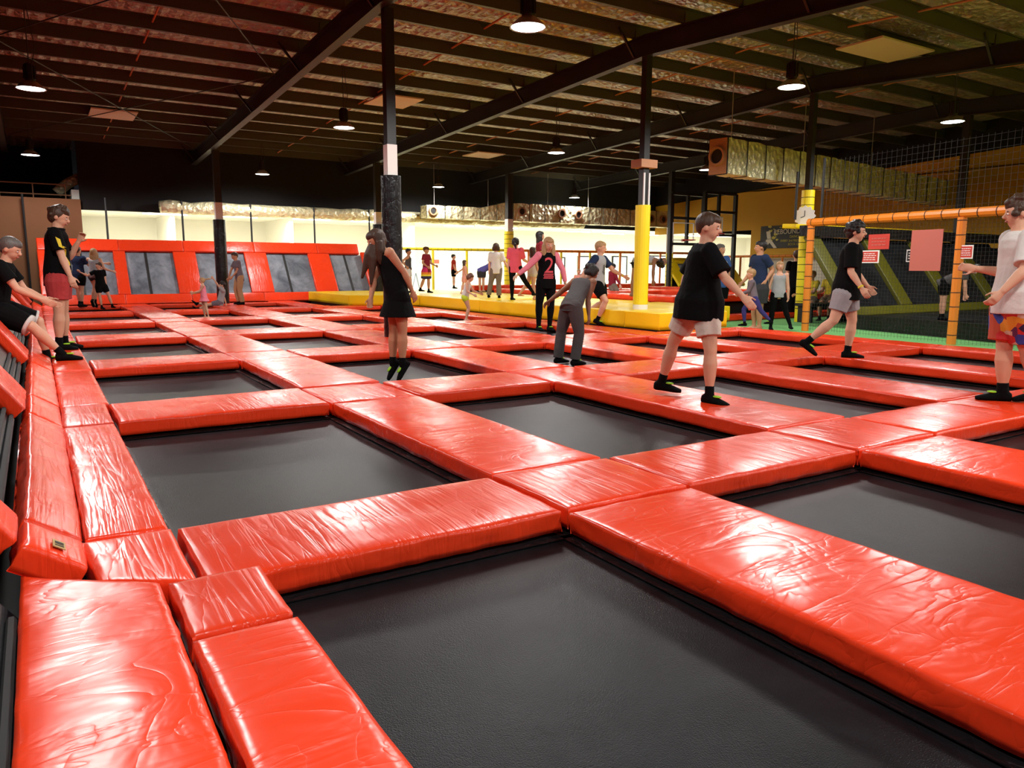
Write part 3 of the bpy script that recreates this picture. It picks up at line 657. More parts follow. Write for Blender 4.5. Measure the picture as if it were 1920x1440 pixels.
b=MB(); b.box((12.15,12.55,-.5),(19.0,20.2,SZ-.2)); tag(b.build('steel_grid','black_steel'),'dark raised frame under the second court','frame')
# low front pads at turf level
for k,(a,b_) in enumerate(((11.2,13.6),(13.65,16.2),(16.25,19.0))):
    rp2(a,11.75,b_,12.3,'x','low red pad on the turf before the second court, %s'%['left','middle','right'][k],z=GZ+.13,th=.12)
# red pads far back right
for k,(x0,x1) in enumerate(((12.0,15.5),(15.6,19.2),(19.4,23.5))):
    rp2(x0,21.45,x1,22.35,'x','long red pad on the far side of the second court, %s'%['left','middle','right'][k],z=SZ+.06,th=.16)
b=MB(); b.box((12.1,21.5,-.5),(23.4,22.3,SZ-.12)); tag(b.build('steel_grid','black_steel'),'dark frame under the long far red pads','frame')
# slanted yellow trampoline at the end of the second court
ya=20.25; p0=aty(1275,532,ya); p1=aty(1398,533,ya)
x0_,x1_=p0.x,p1.x; z0_=SZ+.02; T0=V((0,ya,z0_)); T1=V((0,ya+.95,1.45)); ny=V((0,-(T1.z-T0.z),T1.y-T0.y)).normalized()
w_=.55
pad('wall_pad',[Q(T0,x0_),Q(T0,x0_+w_),Q(T1,x0_+w_),Q(T1,x0_)],.1,'yellow_vinyl','yellow slanted upright pad left of the black slanted mat','',res=.15,seed=601,wr=2,group='yellow slanted pads') if False else None
def yp(a,b_,lo,hi,label,s): 
    pa=T0+(T1-T0)*lo; pb=T0+(T1-T0)*hi
    return pad('wall_pad',[Q(pa,a),Q(pa,b_),Q(pb,b_),Q(pb,a)],.1,'yellow_vinyl',label,res=.12,seed=s,wr=2.5,group='yellow pads of the slanted trampoline')
yp(x0_,x0_+w_,0,1,'yellow slanted pad on the left side of the angled trampoline behind the boy in black',601)
yp(x1_-w_*.8,x1_,0,1,'yellow slanted pad on the right side of the angled trampoline',602)
yp(x0_+w_,x1_-w_*.8,.82,1,'yellow pad along the top of the angled trampoline',603)
t=empty('wall_trampoline',((x0_+x1_)/2,ya+.4,.9)); tag(t,'black angled trampoline framed by yellow pads at the end of the second court','trampoline')
b=MB(); o_=-ny*.08; q=[Q(T0,x0_+.3)+o_,Q(T0,x1_-.3)+o_,Q(T1,x1_-.3)+o_,Q(T1,x0_+.3)+o_]; b.hexa([v-ny*.01 for v in q],q); b.build('jumping_mat','grey_mat_fabric',t)
b=MB(); b.box((x0_+.2,ya+.8,-.5),(x1_-.2,ya+1,1.2)); tag(b.build('wall_support_frame','black_steel'),'dark frame behind the yellow angled trampoline','frame')
# ------------------------------------------------------------------ steel frames with hoops
def gantry(pxs,top,mids,bot,y,label,hoop):
    xs_=[aty(px,450,y).x for px in pxs]; zt=aty(pxs[0],top,y).z; zb=SZ
    t=empty('hoop_frame',(xs_[0],y,SZ)); tag(t,label,'frame')
    for x in xs_[:1]+xs_[-1:]:
        b=MB(); b.bar((x,y,-.5),(x,y,zt),.12); b.build('upright',BLK,t)
    for x in xs_[1:-1]:
        b=MB(); b.bar((x,y,aty(pxs[0],mids[-1],y).z),(x,y,zt),.1); b.build('upright',BLK,t)
    for m_ in mids:
        z=aty(pxs[0],m_,y).z; b=MB(); b.bar((xs_[0],y,z),(xs_[-1],y,z),.09); b.build('crossbar',BLK,t)
    b=MB(); b.bar((xs_[0],y,zt),(xs_[-1],y,zt),.1); b.build('crossbar',BLK,t)
    c=aty(hoop[0],hoop[1],y-.35); b=MB(); K=24
    b.tube([V((c.x+.22*cos(2*math.pi*k/K),y-.35+.22*sin(2*math.pi*k/K),c.z)) for k in range(K+1)],.014,6); b.bar((c.x,y-.12,c.z),(c.x,y,c.z),.08); b.build('hoop_rim','red_sign',t)
    b=MB(); z=c.z
    for (p,q) in (((c.x-.5,y-.05,z),(c.x+.5,y-.05,z)),((c.x-.5,y-.05,z+.6),(c.x+.5,y-.05,z+.6)),((c.x-.5,y-.05,z),(c.x-.5,y-.05,z+.6)),((c.x+.5,y-.05,z),(c.x+.5,y-.05,z+.6))): b.bar(p,q,.03)
    b.build('backboard_edge','white_plastic',t)
gantry((1256,1287,1317),362,(408,457),457,20.0,'left black steel hoop frame over the second court',(1292,450))
gantry((1319,1345,1376),360,(396,440),440,19.6,'right black steel hoop frame beside the orange yellow wall',(1347,438))
# ------------------------------------------------------------------ yellow rail fence at the back
def rail_fence(p,q,zt,posts,label,m='yellow_foam',r=.05,zb=GZ,name='rail_fence',cords=True):
    p=V((p[0],p[1],0)); q=V((q[0],q[1],0)); t=empty(name,(p.x,p.y,zb)); tag(t,label,'fence')
    b=MB(); b.tube([p+V((0,0,zt)),q+V((0,0,zt))],r,10); b.build('top_rail',m,t)
    for f in posts:
        c=p+(q-p)*f; b=MB(); b.tube([c+V((0,0,zb)),c+V((0,0,zt-r*.8))],r*.9,10); b.build('fence_post',m,t)
    if cords:
        L=(q-p).length; d=(q-p).normalized(); x=.1
        while x<L:
            b=MB(); c=p+d*x+V((0,0,zt)); s=d.cross(V((0,0,1)))
            K=10; vs=[]
            for o in (-.006,.006):
                for i in range(K): vs.append(c+d*o+(s*cos(2*math.pi*i/K)+V((0,0,1))*sin(2*math.pi*i/K))*(r*1.07))
            b.add(vs,[(i,(i+1)%K,K+(i+1)%K,K+i) for i in range(K)]); x+=.28; b.build('net_tie','net_cord',t,fix=False)
        for f in posts:
            c=p+(q-p)*f; z=zb+.15
            while z<zt-.1 and L<8: b=MB(); b.lathe((c.x,c.y,z),[(r*.97,-.006),(r*.97,.006)],10); b.build('net_tie','net_cord',t,fix=False); z+=.22
    return t
rail_fence((10.5,25.2),(23.9,25.2),1.72,[.03,.14,.245,.35,.46,.57,.68,.8,.92],'long yellow padded rail fence in front of the bright back room')
rail_fence((14.5,22.75),(23.5,22.75),1.66,[.05,.3,.52,.75,.97],'nearer orange yellow rail fence behind the second court','orange_foam',r=.045,zb=-.1)
rail_fence((23.6,12.6),(23.6,22.5),1.52,[.02,.12,.22,.32,.42,.52,.62,.72,.82,.92],'orange yellow rail fence along the cream right wall under the banner','orange_foam',r=.045)
# ------------------------------------------------------------------ orange net fence on the turf
fx=12.2; zt=1.9
pA=(12.35,9.25); pB=(12.12,6.35); pC=(11.9,3.6)
t=rail_fence(pA,pC,zt,[.01,.515,.99],'orange padded fence with black net and red signs, on the turf','orange_foam',r=.075,zb=GZ,name='net_fence')
b=MB(); d=(V(pC+(0,))-V(pA+(0,))); L=d.length; d.normalize(); n=int(L/.06)
for i in range(n+1):
    c=V((pA[0],pA[1],0))+d*(L*i/n); b.bar(c+V((0,0,GZ+.02)),c+V((0,0,zt)),.0026)
for k in range(int((zt-GZ)/.06)):
    z=GZ+.05+k*.06; b.bar(V((pA[0],pA[1],z)),V((pC[0],pC[1],z)),.0026)
b.build('safety_net','net_cord',t,fix=False)
# upper net with black poles
t=empty('upper_net',(13.6,9.6,1.9)); tag(t,'tall black net on slanting poles above the orange fence','net')
pts=[(13.3,10.3,zat(13.3,10.3,412),zat(13.3,10.3,322)),(12.9,9.4,zat(12.9,9.4,408),zat(12.9,9.4,296))]
b=MB(); b.tube([pts[0][:2]+(pts[0][2],),pts[0][:2]+(pts[0][3],)],.025,8); b.build('net_pole','black_steel',t)
b=MB(); b.tube([pts[1][:2]+(pts[1][2],),pts[1][:2]+(pts[1][3],)],.025,8); b.build('net_pole','black_steel',t)
b=MB(); p=V((pts[1][0],pts[1][1],0)); q=V((11.95,3.6,0)); zl,zh=1.95,pts[1][3]-.05; L=(q-p).length; n=int(L/.1)
for i in range(n+1):
    c=p+(q-p)*(i/n); b.bar(c+V((0,0,zl)),c+V((0,0,zh)),.004)
for k in range(int((zh-zl)/.1)+1): b.bar(p+V((0,0,zl+k*.1)),q+V((0,0,zl+k*.1)),.004)
b.build('net_mesh','net_cord',t,fix=False)
# signs on the net
def on_fence(px,py):
    # intersect with the vertical plane of the fence, slightly on the court side
    n=V((-(pC[1]-pA[1]),(pC[0]-pA[0]),0)).normalized(); a=V((pA[0],pA[1],0)); r_=ray(px,py)
    k=(a-CP).dot(n)/r_.dot(n); return CP+r_*k
def sign(px0,py0,px1,py1,m,label,border=None,rows=4,rm='white_plastic',off=.03,obj_cat='sign'):
    p=on_fence(px0,py0); q=on_fence(px1,py1)
    dd=V((pC[0]-pA[0],pC[1]-pA[1],0)).normalized(); nn=V((dd.y,-dd.x,0)); 
    if nn.dot(CP-p)<0: nn=-nn
    w=(q-p).dot(dd); h=p.z-q.z; c=V(((p.x+q.x)/2,(p.y+q.y)/2,(p.z+q.z)/2))+nn*off
    t=empty('sign',c); tag(t,label,obj_cat)
    def pl(cx,cz,ww,hh,o): return [c+dd*(cx-ww/2)+V((0,0,cz-hh/2))+nn*o,c+dd*(cx+ww/2)+V((0,0,cz-hh/2))+nn*o,c+dd*(cx+ww/2)+V((0,0,cz+hh/2))+nn*o,c+dd*(cx-ww/2)+V((0,0,cz+hh/2))+nn*o]
    b=MB(); b.hexa(pl(0,0,w,h,0),pl(0,0,w,h,.008)); b.build('board',border or m,t)
    if border: b=MB(); b.hexa(pl(0,0,w*.86,h*.82,.008),pl(0,0,w*.86,h*.82,.011)); b.build('face',m,t)
    b=MB(); rr=random.Random(int(px0))
    for k in range(rows):
        zc=h*.32-(k+.5)*h*.64/rows; x=-w*.34
        while x<w*.3:
            l=rr.uniform(.03,.09)*w*2; l=min(l,w*.34-x); 
            if l<.01: break
            b.hexa(pl(x+l/2,zc,l,h*.22/rows,.011),pl(x+l/2,zc,l,h*.22/rows,.013)); x+=l+.02*w*1.6
    b.build('lettering',rm,t)
sign(1632,440,1669,467,'red_sign','plain red sign on the net, highest of the left pair',rows=3,rm='pink_sign')
sign(1618,470,1650,493,'red_sign','small red sign with white border below the plain red one','white_plastic')
sign(1698,468,1722,491,'black_plastic','small black sign with white border, half behind the big pink board','white_plastic',rows=3,off=-.04)
sign(1713,432,1765,508,'pink_sign','big dull pink board on the net','',rows=0) if False else sign(1713,432,1765,508,'pink_sign','big dull pink board hung on the net',None,rows=0)
sign(1803,460,1826,485,'red_sign','red sign with white border right of the orange post','white_plastic')
# ------------------------------------------------------------------ dark cage behind the net
cx0,cx1=13.7,20.5; cy=9.25
b=MB(); b.hexa([(13.65,9.2,GZ),(12.75,4.6,GZ),(12.85,4.6,GZ),(13.75,9.2,GZ)],[(13.65,9.2,.16),(12.75,4.6,.16),(12.85,4.6,.16),(13.75,9.2,.16)]); tag(b.build('cage_kerb','black_vinyl'),'long black padded kerb at the foot of the dark cage','kerb')
b=MB(); b.hexa([(13.77,9.2,GZ),(12.9,4.62,GZ),(22,4.62,GZ),(22,9.2,GZ)],[(13.77,9.2,.12),(12.9,4.62,.12),(22,4.62,.12),(22,9.2,.12)]); tag(b.build('cage_deck','black_mat_fabric'),'dark trampoline deck inside the cage behind the net','deck')
C0=V((0,cy,.3)); C1=V((0,cy+1.05,1.75)); nc=V((0,-(C1.z-C0.z),C1.y-C0.y)).normalized()
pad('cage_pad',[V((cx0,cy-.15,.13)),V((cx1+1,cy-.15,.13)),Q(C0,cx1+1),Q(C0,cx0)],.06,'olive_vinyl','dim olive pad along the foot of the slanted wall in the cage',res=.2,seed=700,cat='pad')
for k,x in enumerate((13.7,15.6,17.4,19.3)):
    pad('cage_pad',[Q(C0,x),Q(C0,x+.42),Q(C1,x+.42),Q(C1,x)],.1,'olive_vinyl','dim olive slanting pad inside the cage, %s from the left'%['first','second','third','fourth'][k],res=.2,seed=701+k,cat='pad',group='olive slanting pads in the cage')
for k,x in enumerate((14.12,16.02,17.82,19.72)):
    t=empty('wall_trampoline',(x+.7,cy+.5,1)); tag(t,'black slanted trampoline in the dark cage, %s from the left'%['first','second','third','fourth'][k],'trampoline',group='black slanted trampolines in the cage')
    xe=[15.6,17.4,19.3,21.2][k]; o_=-nc*.08; q=[Q(C0,x)+o_,Q(C0,xe)+o_,Q(C1,xe)+o_,Q(C1,x)+o_]
    b=MB(); b.hexa([v-nc*.01 for v in q],q); b.build('jumping_mat','black_mat_fabric',t)
b=MB(); b.bar(Q(C1,13.6)+V((0,0,.08)),Q(C1,21.5)+V((0,0,.08)),.22); tag(b.build('cage_beam','black_vinyl'),'thick black padded beam along the top of the cage wall','beam')
pad('cage_pad',[(13.6,cy+1.25,1.98),(21.5,cy+1.25,1.98),(21.5,cy+1.6,2.0),(13.6,cy+1.6,2.0)],.1,'yellow_vinyl','thin glossy yellow pad along the top of the cage wall',res=.3,seed=720)
tag((lambda b:(b.bar((15.2,6.6,.1),(15.2,6.6,1.9),.09),b.build('cage_post','black_steel'))[1])(MB()),'thin black post inside the dark cage','post')
b=MB(); b.box((22.2,2,-.12),(22.4,10.5,1.95)); tag(b.build('cage_screen','black_mat_fabric'),'dark screen closing the far end of the cage','screen')
b=MB(); b.box((14.9,cy+1.1,GZ),(22,cy+1.2,1.6)); tag(b.build('cage_screen','black_mat_fabric'),'dark backing behind the slanted cage wall','screen')
# ------------------------------------------------------------------ banner on the yellow wall
def text_mesh(body,size,name,m,origin,U,W,parent,ext=.004,align='LEFT'):
    cu=bpy.data.curves.new('t','FONT'); cu.body=body; cu.size=size; cu.extrude=ext/2; cu.align_x=align
    ob=bpy.data.objects.new('t',cu); COL.objects.link(ob); dg=bpy.context.evaluated_depsgraph_get(); dg.update()
    me=bpy.data.meshes.new_from_object(ob.evaluated_get(dg)); bpy.data.objects.remove(ob); 
    n=U.cross(W); M=Matrix((U,W,n)).transposed().to_4x4(); M.translation=origin; me.transform(M); me.name=name
    me.materials.clear()
    return link(name,me,m,parent)
p=atx(1425,422,23.9); q=atx(1512,470,23.9); bh=p.z-q.z; p2=atx(1425,465,23.9)
y0b=p.y; y1b=q.y-1.0; zc=(p.z+p2.z)/2+.02; zt_,zb_=p.z-.05,p2.z-.02
t=empty('banner',(23.9,(y0b+y1b)/2,zb_)); tag(t,'black and yellow event banner on the orange yellow wall','banner')
box('banner_sheet',(23.965,y1b,zb_),(23.997,y0b,zt_),'banner_black',t)
Ub=V((0,-1,0)); Wb=V((0,0,1)); hb=zt_-zb_
text_mesh('REBOUND AFTER DARK',hb*.30,'headline','banner_cream',V((23.96,y0b-.62,zb_+hb*.62)),Ub,Wb,t)
text_mesh('DANCE PARTY',hb*.16,'small_line','banner_yellow',V((23.96,y0b-1.35,zb_+hb*.44)),Ub,Wb,t)
text_mesh('EVERY 3rd FRIDAY OF THE MONTH',hb*.14,'small_line','banner_yellow',V((23.96,y0b-.95,zb_+hb*.27)),Ub,Wb,t)
text_mesh('BOOK ONLINE NOW',hb*.14,'small_line','banner_yellow',V((23.96,y0b-1.3,zb_+hb*.11)),Ub,Wb,t)
b=MB(); rr=random.Random(3)
for k in range(26):
    cyy=y0b-rr.uniform(.3,1.2); czz=zb_+hb*rr.uniform(.3,.95) if k>8 else zb_+hb*rr.uniform(.78,.97); cyy=cyy if k>8 else y0b-rr.uniform(.2,2.6); R_=rr.uniform(.03,.11)
    K=9; b.add([V((23.962,cyy+R_*rr.uniform(.6,1.2)*cos(2*math.pi*i/K),czz+R_*.6*rr.uniform(.6,1.2)*sin(2*math.pi*i/K))) for i in range(K)],[tuple(range(K))])
b.build('paint_splash','banner_yellow',t,fix=False)
b=MB(); Yc=y0b-.35
def poly(pts): b.add([V((23.958,Yc-u,zb_+hb*v)) for u,v in pts],[tuple(range(len(pts)))])
poly([(-.25,.05),(-.05,.4),(.05,.45),(.15,.4),(.45,.02),(.3,.0),(.1,.25),(-.05,.05)]); poly([(-.02,.4),(-.08,.75),(.1,.78),(.16,.42)])
b.build('dancer_shape','banner_cream',t,fix=False)
# wall notices beyond the platform
for px0,py0,px1,py1,m_,l in ((805,485,809,494,'black_plastic','small black notice on the white back wall'),(812,487,823,494,'pink_sign','small red notice on the white back wall beside the black one')):
    p=aty(px0,py0,33); q=aty(px1,py1,33)
    tag(box('notice',(p.x,32.97,q.z),(q.x,33.0,p.z),m_),l,'notice')

# A-frame barrier and chart seen by the bright door
b=MB(); p=aty(780,545,25.6)
b.bar((p.x-.25,25.6,GZ),(p.x,25.6,.85),.03); b.bar((p.x+.25,25.6,GZ),(p.x,25.6,.85),.03); b.bar((p.x-.15,25.6,.2),(p.x+.15,25.6,.2),.03)
tag(b.build('folding_stand',mat('pale_blue',(.45,.6,.75,1),.5)),'pale blue folding stand on the floor by the bright doorway','stand')

# ------------------------------------------------------------------ unseen yellow pads added at right, their bounce tints the ceiling
for i in range(4):
    for j in range(3):
        x=11.5+i*3.0; y=-8+j*4.1
        if y+3.95>4.45: continue
        pad('bounce_pad',[(x,y,.1),(x+2.9,y,.1),(x+2.9,y+4.0,.1),(x,y+4.0,.1)],.2,'lemon_bounce_vinyl','large unseen yellow pad added at right to bounce light onto the ceiling',res=.5,seed=900+i*5+j,group='added yellow bounce pads')
# ================================================================== PEOPLE
def skin(n,c): return mat('skin_'+n,c,.5,sss=.08,spec=.35)
skin('light',(.62,.34,.22,1)); skin('tan',(.50,.25,.14,1)); skin('brown',(.22,.10,.055,1))
def cloth(n,c,var=.12): return mat('cloth_'+n,c,.9,bump=.6,bscale=11,var=var,vscale=7,spec=.1)
def hairm(n,c): 
    k='hair_'+n
    if k in MATS: return MATS[k]
    m,nt,b=newmat(k); N=nt.nodes; L=nt.links
    b.inputs['Roughness'].default_value=.5; b.inputs['Specular IOR Level'].default_value=.35
    tc=N.new('ShaderNodeTexCoord'); mp=N.new('ShaderNodeMapping'); mp.inputs['Scale'].default_value=(70,70,9)
    L.new(tc.outputs['Object'],mp.inputs[0]); n_=N.new('ShaderNodeTexNoise'); n_.inputs['Scale'].default_value=1; n_.inputs['Detail'].default_value=3; L.new(mp.outputs[0],n_.inputs['Vector'])
    mx=N.new('ShaderNodeMix'); mx.data_type='RGBA'; mx.inputs[6].default_value=tuple(x*.55 for x in c[:3])+(1,); mx.inputs[7].default_value=tuple(min(1,x*1.5) for x in c[:3])+(1,)
    L.new(n_.outputs['Fac'],mx.inputs[0]); L.new(mx.outputs[2],b.inputs['Base Color'])
    bp=N.new('ShaderNodeBump'); bp.inputs['Strength'].default_value=.6; bp.inputs['Distance'].default_value=.01; L.new(n_.outputs['Fac'],bp.inputs['Height']); L.new(bp.outputs['Normal'],b.inputs['Normal'])
    MATS[k]=m; return m
hairm('black',(.012,.009,.008,1)); hairm('brown',(.05,.026,.014,1)); hairm('blonde',(.36,.22,.10,1)); hairm('grey',(.10,.09,.08,1)); hairm('red',(.13,.055,.03,1))
for n,c in dict(black=(.0035,.0035,.004,1),white=(.62,.60,.56,1),cream=(.60,.55,.47,1),greyshort=(.30,.29,.30,1),grey=(.33,.34,.35,1),darkgrey=(.045,.045,.05,1),charcoal=(.075,.07,.07,1),pink=(.75,.22,.28,1),hotpink=(.70,.10,.14,1),salmon=(.72,.32,.26,1),redshort=(.42,.05,.05,1),
    navy=(.018,.03,.07,1),blue=(.04,.09,.24,1),purple=(.045,.04,.16,1),red=(.35,.03,.02,1),maroon=(.22,.02,.035,1),beige=(.42,.25,.13,1),taupe=(.17,.14,.11,1),mauve=(.16,.13,.15,1),lime=(.55,.70,.05,1),yellow=(.70,.55,.05,1),olive=(.16,.13,.09,1),periwinkle=(.12,.12,.45,1),brown=(.10,.045,.02,1)).items(): cloth(n,c)
mat('eye_white',(.7,.68,.65,1),.3); mat('eye_dark',(.02,.012,.01,1),.25); mat('lips',(.45,.12,.10,1),.5); mat('sock_green',(.30,.65,.02,1),.7)
def pattern(name,kind):
    m,nt,b=newmat(name); N=nt.nodes; L=nt.links; b.inputs['Roughness'].default_value=.8
    tc=N.new('ShaderNodeTexCoord'); cr=N.new('ShaderNodeValToRGB'); e=cr.color_ramp; e.interpolation='CONSTANT'
    if kind=='patch':
        v=N.new('ShaderNodeTexVoronoi'); v.inputs['Scale'].default_value=13; L.new(tc.outputs['Object'],v.inputs['Vector'])
        sp=N.new('ShaderNodeSeparateColor'); L.new(v.outputs['Color'],sp.inputs[0]); L.new(sp.outputs[0],cr.inputs[0])
        cs=[(0,(.02,.01,.05)),(.16,(.35,.02,.02)),(.34,(.65,.28,.02)),(.46,(.03,.05,.30)),(.58,(.45,.06,.02)),(.72,(.10,.02,.08)),(.84,(.55,.40,.30)),(.90,(.5,.02,.02))]
    else:
        sp=N.new('ShaderNodeSeparateXYZ'); L.new(tc.outputs['Object'],sp.inputs[0])
        mr=N.new('ShaderNodeMapRange'); mr.inputs['From Min'].default_value=.42; mr.inputs['From Max'].default_value=.95; L.new(sp.outputs[2],mr.inputs['Value']); L.new(mr.outputs[0],cr.inputs[0])
        cs=[(0,(.03,.02,.08)),(.14,(.75,.65,.05)),(.24,(.75,.25,.02)),(.36,(.60,.02,.12)),(.58,(.35,.02,.20)),(.74,(.02,.04,.07))]
    while len(e.elements)<len(cs): e.elements.new(.5)
    for el,(p,c) in zip(e.elements,cs): el.position=p; el.color=c+(1,)
    L.new(cr.outputs[0],b.inputs['Base Color']); MATS[name]=m
pattern('cloth_patchwork','patch'); pattern('cloth_sunset','stripe')

def ring_loft(b,rings,n=16):
    """rings: (centre, vecA, vecB)"""
    vs=[];fs=[]
    for c,A,B in rings:
        for k in range(n): vs.append(c+A*cos(2*math.pi*k/n)+B*sin(2*math.pi*k/n))
    R=len(rings)
    for i in range(R-1):
        for k in range(n): fs.append((i*n+k,i*n+(k+1)%n,(i+1)*n+(k+1)%n,(i+1)*n+k))
    fs.append(tuple(reversed(range(n)))); fs.append(tuple(range((R-1)*n,R*n)))
    b.add(vs,fs)
def limb(b,p,q,prof,n=12,ref=None):
    d=(q-p); L=d.length; d.normalize(); up=ref if ref is not None else (V((0,0,1)) if abs(d.z)<.9 else V((0,1,0)))
    A=d.cross(up).normalized(); B=d.cross(A).normalized()
    ring_loft(b,[(p+d*(L*t),A*r_,B*r_) for t,r_ in prof],n)
def ball(b,c,X,Y_,Z,n=14,m=9):
    rings=[]
    for i in range(m):
        a=-math.pi/2+math.pi*(i+.5)/m
        rings.append((c+Z*sin(a)*1.02,X*cos(a),Y_*cos(a)))
    ring_loft(b,rings,n)
def solid(b,name,m,parent,vox,it=3,fac=.5,origin=None):
    """fuse closed pieces into one continuous surface"""
    me=bpy.data.meshes.new(name); me.from_pydata([tuple(V(v)-origin) for v in b.v],[],b.f); me.update()
    bm=bmesh.new(); bm.from_mesh(me); bmesh.ops.recalc_face_normals(bm,faces=bm.faces); bm.to_mesh(me); bm.free()
    ob=bpy.data.objects.new(name,me); COL.objects.link(ob)
    md=ob.modifiers.new('r','REMESH'); md.mode='VOXEL'; md.voxel_size=vox; md.use_smooth_shade=True
    md=ob.modifiers.new('s','SMOOTH'); md.factor=fac; md.iterations=it
    dg=bpy.context.evaluated_depsgraph_get(); dg.update()
    me2=bpy.data.meshes.new_from_object(ob.evaluated_get(dg)); bpy.data.objects.remove(ob); bpy.data.meshes.remove(me)
    me2.name=name; me2.materials.clear(); me2.materials.append(MATS[m] if isinstance(m,str) else m)
    o=bpy.data.objects.new(name,me2); COL.objects.link(o); o.location=origin
    for p in me2.polygons: p.use_smooth=True
    o.parent=parent; o.matrix_parent_inverse=Matrix.Translation(-parent.location); return o
PN=[0]
def person(label,px,py,top,facing,gz=0,h=None,hs=1.0,hm=1.0,bd=1.0,torso=(0,0),hf=None,hp=0,hd=None,sh=0,
           aL=(0,0,0,0),aR=(0,0,0,0),lL=(0,0,0,0),lR=(0,0,0,0),ref='mid',air=0,fL=None,fR=None,toe=0,
           sk='light',hair=('short','brown'),top_=('tee','black'),sleeve=None,bot=('shorts','black'),sock=True,vox=None,loose=1.0,wide=1.0,curl=35,
           cap=None,extra=None,handL=None,handR=None,group=None,shoe=None,headshift=(0,0)):
    P0=atz(px,py,gz); dh=V((P0.x,P0.y,0)).normalized(); r=V((dh.y,-dh.x,0)); u=V((0,0,1))
    if h is None:
        lo,hi=0,3
        for _ in range(30):
            mid=(lo+hi)/2; v=V((P0.x,P0.y,gz+mid))-CP
            if 720-FPX*v.dot(UPV)/v.dot(FW)>top: lo=mid
            else: hi=mid
        h=mid*hm
    dist=(P0-CP).length
    if vox is None: vox=max(.0075,min(.016,dist*.0007))
    def fdir(a): a=rad(a); return r*sin(a)-dh*cos(a)
    def ldir(a): a=rad(a); return r*cos(a)+dh*sin(a)
    def D(a,t): a,t=rad(a),rad(t); return (r*sin(a)-u*cos(a))*cos(t)+dh*sin(t)
    def Up(a,t): a,t=rad(a),rad(t); return (r*sin(a)+u*cos(a))*cos(t)+dh*sin(t)
    F=fdir(facing); Lf=ldir(facing); hf=facing if hf is None else hf
    T=Up(*torso); 
    # torso frame
    S=ldir(facing+sh); S=(S-T*S.dot(T)).normalized(); Ft=T.cross(S).normalized(); Ft=Ft if Ft.dot(F)>0 else -Ft
    pel=V((0,0,0)); hipL=pel+Lf*.05*h*wide; hipR=pel-Lf*.05*h*wide
    th,shn=.245*h,.24*h
    kL=hipL+D(lL[0],lL[1])*th; kR=hipR+D(lR[0],lR[1])*th
    nL=kL+D(lL[2],lL[3])*shn; nR=kR+D(lR[2],lR[3])*shn
    nk=pel+T*.30*h; sL=nk-T*.025*h+S*.098*h*wide; sR=nk-T*.025*h-S*.098*h*wide
    eL=sL+D(aL[0],aL[1])*.165*h; eR=sR+D(aR[0],aR[1])*.165*h
    wL=eL+D(aL[2],aL[3])*.14*h; wR=eR+D(aR[2],aR[3])*.14*h
    Hd=Up(*(hd if hd else (torso[0]*.6,torso[1]*.6)))
    hr=.070*h*hs
    hc=nk+Hd*(.035*h+hr*.95)
    FH=fdir(hf); FH=(FH*cos(rad(hp))-u*sin(rad(hp))); FH=(FH-Hd*FH.dot(Hd)*(.0 if hp else 1)).normalized()
    LH=ldir(hf); UH=FH.cross(LH); UH=UH if UH.dot(Hd)>0 else -UH; UH.normalize()
    # anchor
    if ref=='L': an=nL
    elif ref=='R': an=nR
    elif ref=='pel': an=V((0,0,0))
    else: an=(nL+nR)/2; an=V((an.x,an.y,min(nL.z,nR.z)))
    base=V((P0.x,P0.y,gz)); off=base+u*(.045*h+air)-an if ref!='pel' else base+u*(.065*h+air)
    pts=[pel,hipL,hipR,kL,kR,nL,nR,nk,sL,sR,eL,eR,wL,wR,hc]
    pel,hipL,hipR,kL,kR,nL,nR,nk,sL,sR,eL,eR,wL,wR,hc=[p+off for p in pts]
    root=empty('person',base); tag(root,label,'person',group)
    k=h*bd
    b=MB()
    # torso
    tr=[(-.07,.050,.045),(-.03,.085,.060),(.03,.092,.064),(.10,.080,.058),(.17,.077,.054),(.23,.090,.060),(.27,.094,.055),(.295,.070,.045),(.312,.036,.036),(.345,.031,.033),(.36,.031,.034)]
    def tsec(s): # interpolate half widths
        for i in range(len(tr)-1):
            if tr[i][0]<=s<=tr[i+1][0]:
                f=(s-tr[i][0])/(tr[i+1][0]-tr[i][0]); return tr[i][1]+(tr[i+1][1]-tr[i][1])*f, tr[i][2]+(tr[i+1][2]-tr[i][2])*f
        return tr[0][1:] if s<tr[0][0] else tr[-1][1:]
    def tframe(s,ax=1,ay=1,ex=0):
        # hips use pelvis side axis, chest uses shoulder axis
        f=max(0,min(1,s/.25)); Sx=(Lf*(1-f)+S*f); Sx=(Sx-T*Sx.dot(T)).normalized(); Fx=T.cross(Sx).normalized()
        a,c=tsec(s); return (pel+T*(s*h),Sx*(a*k*wide*ax+ex*h),Fx*(c*k*ay+ex*h))
    bent=T.z<.9; ring_loft(b,[tframe(s) for s,_,_ in tr[(2 if bent else 0):8]],20)
    limb(b,nk-T*.02*h,hc-UH*hr*.2,[(0,.045*k),(.35,.034*k),(1,.034*k)])
    for p in (sL,sR): ball(b,p,r*.036*k,dh*.036*k,u*.036*k)
    for p in (hipL,hipR): ball(b,p,r*.058*k,dh*.058*k,u*.058*k)
    armp=[(0,.033*k),(.25,.032*k),(.6,.027*k),(1,.022*k)]; forep=[(0,.023*k),(.25,.025*k),(.6,.020*k),(1,.0145*k)]
    thp=[(0,.058*k),(.3,.055*k),(.7,.042*k),(1,.034*k)]; shp=[(0,.034*k),(.12,.032*k),(.32,.037*k),(.6,.030*k),(.85,.020*k),(1,.020*k)]
    hn=[]
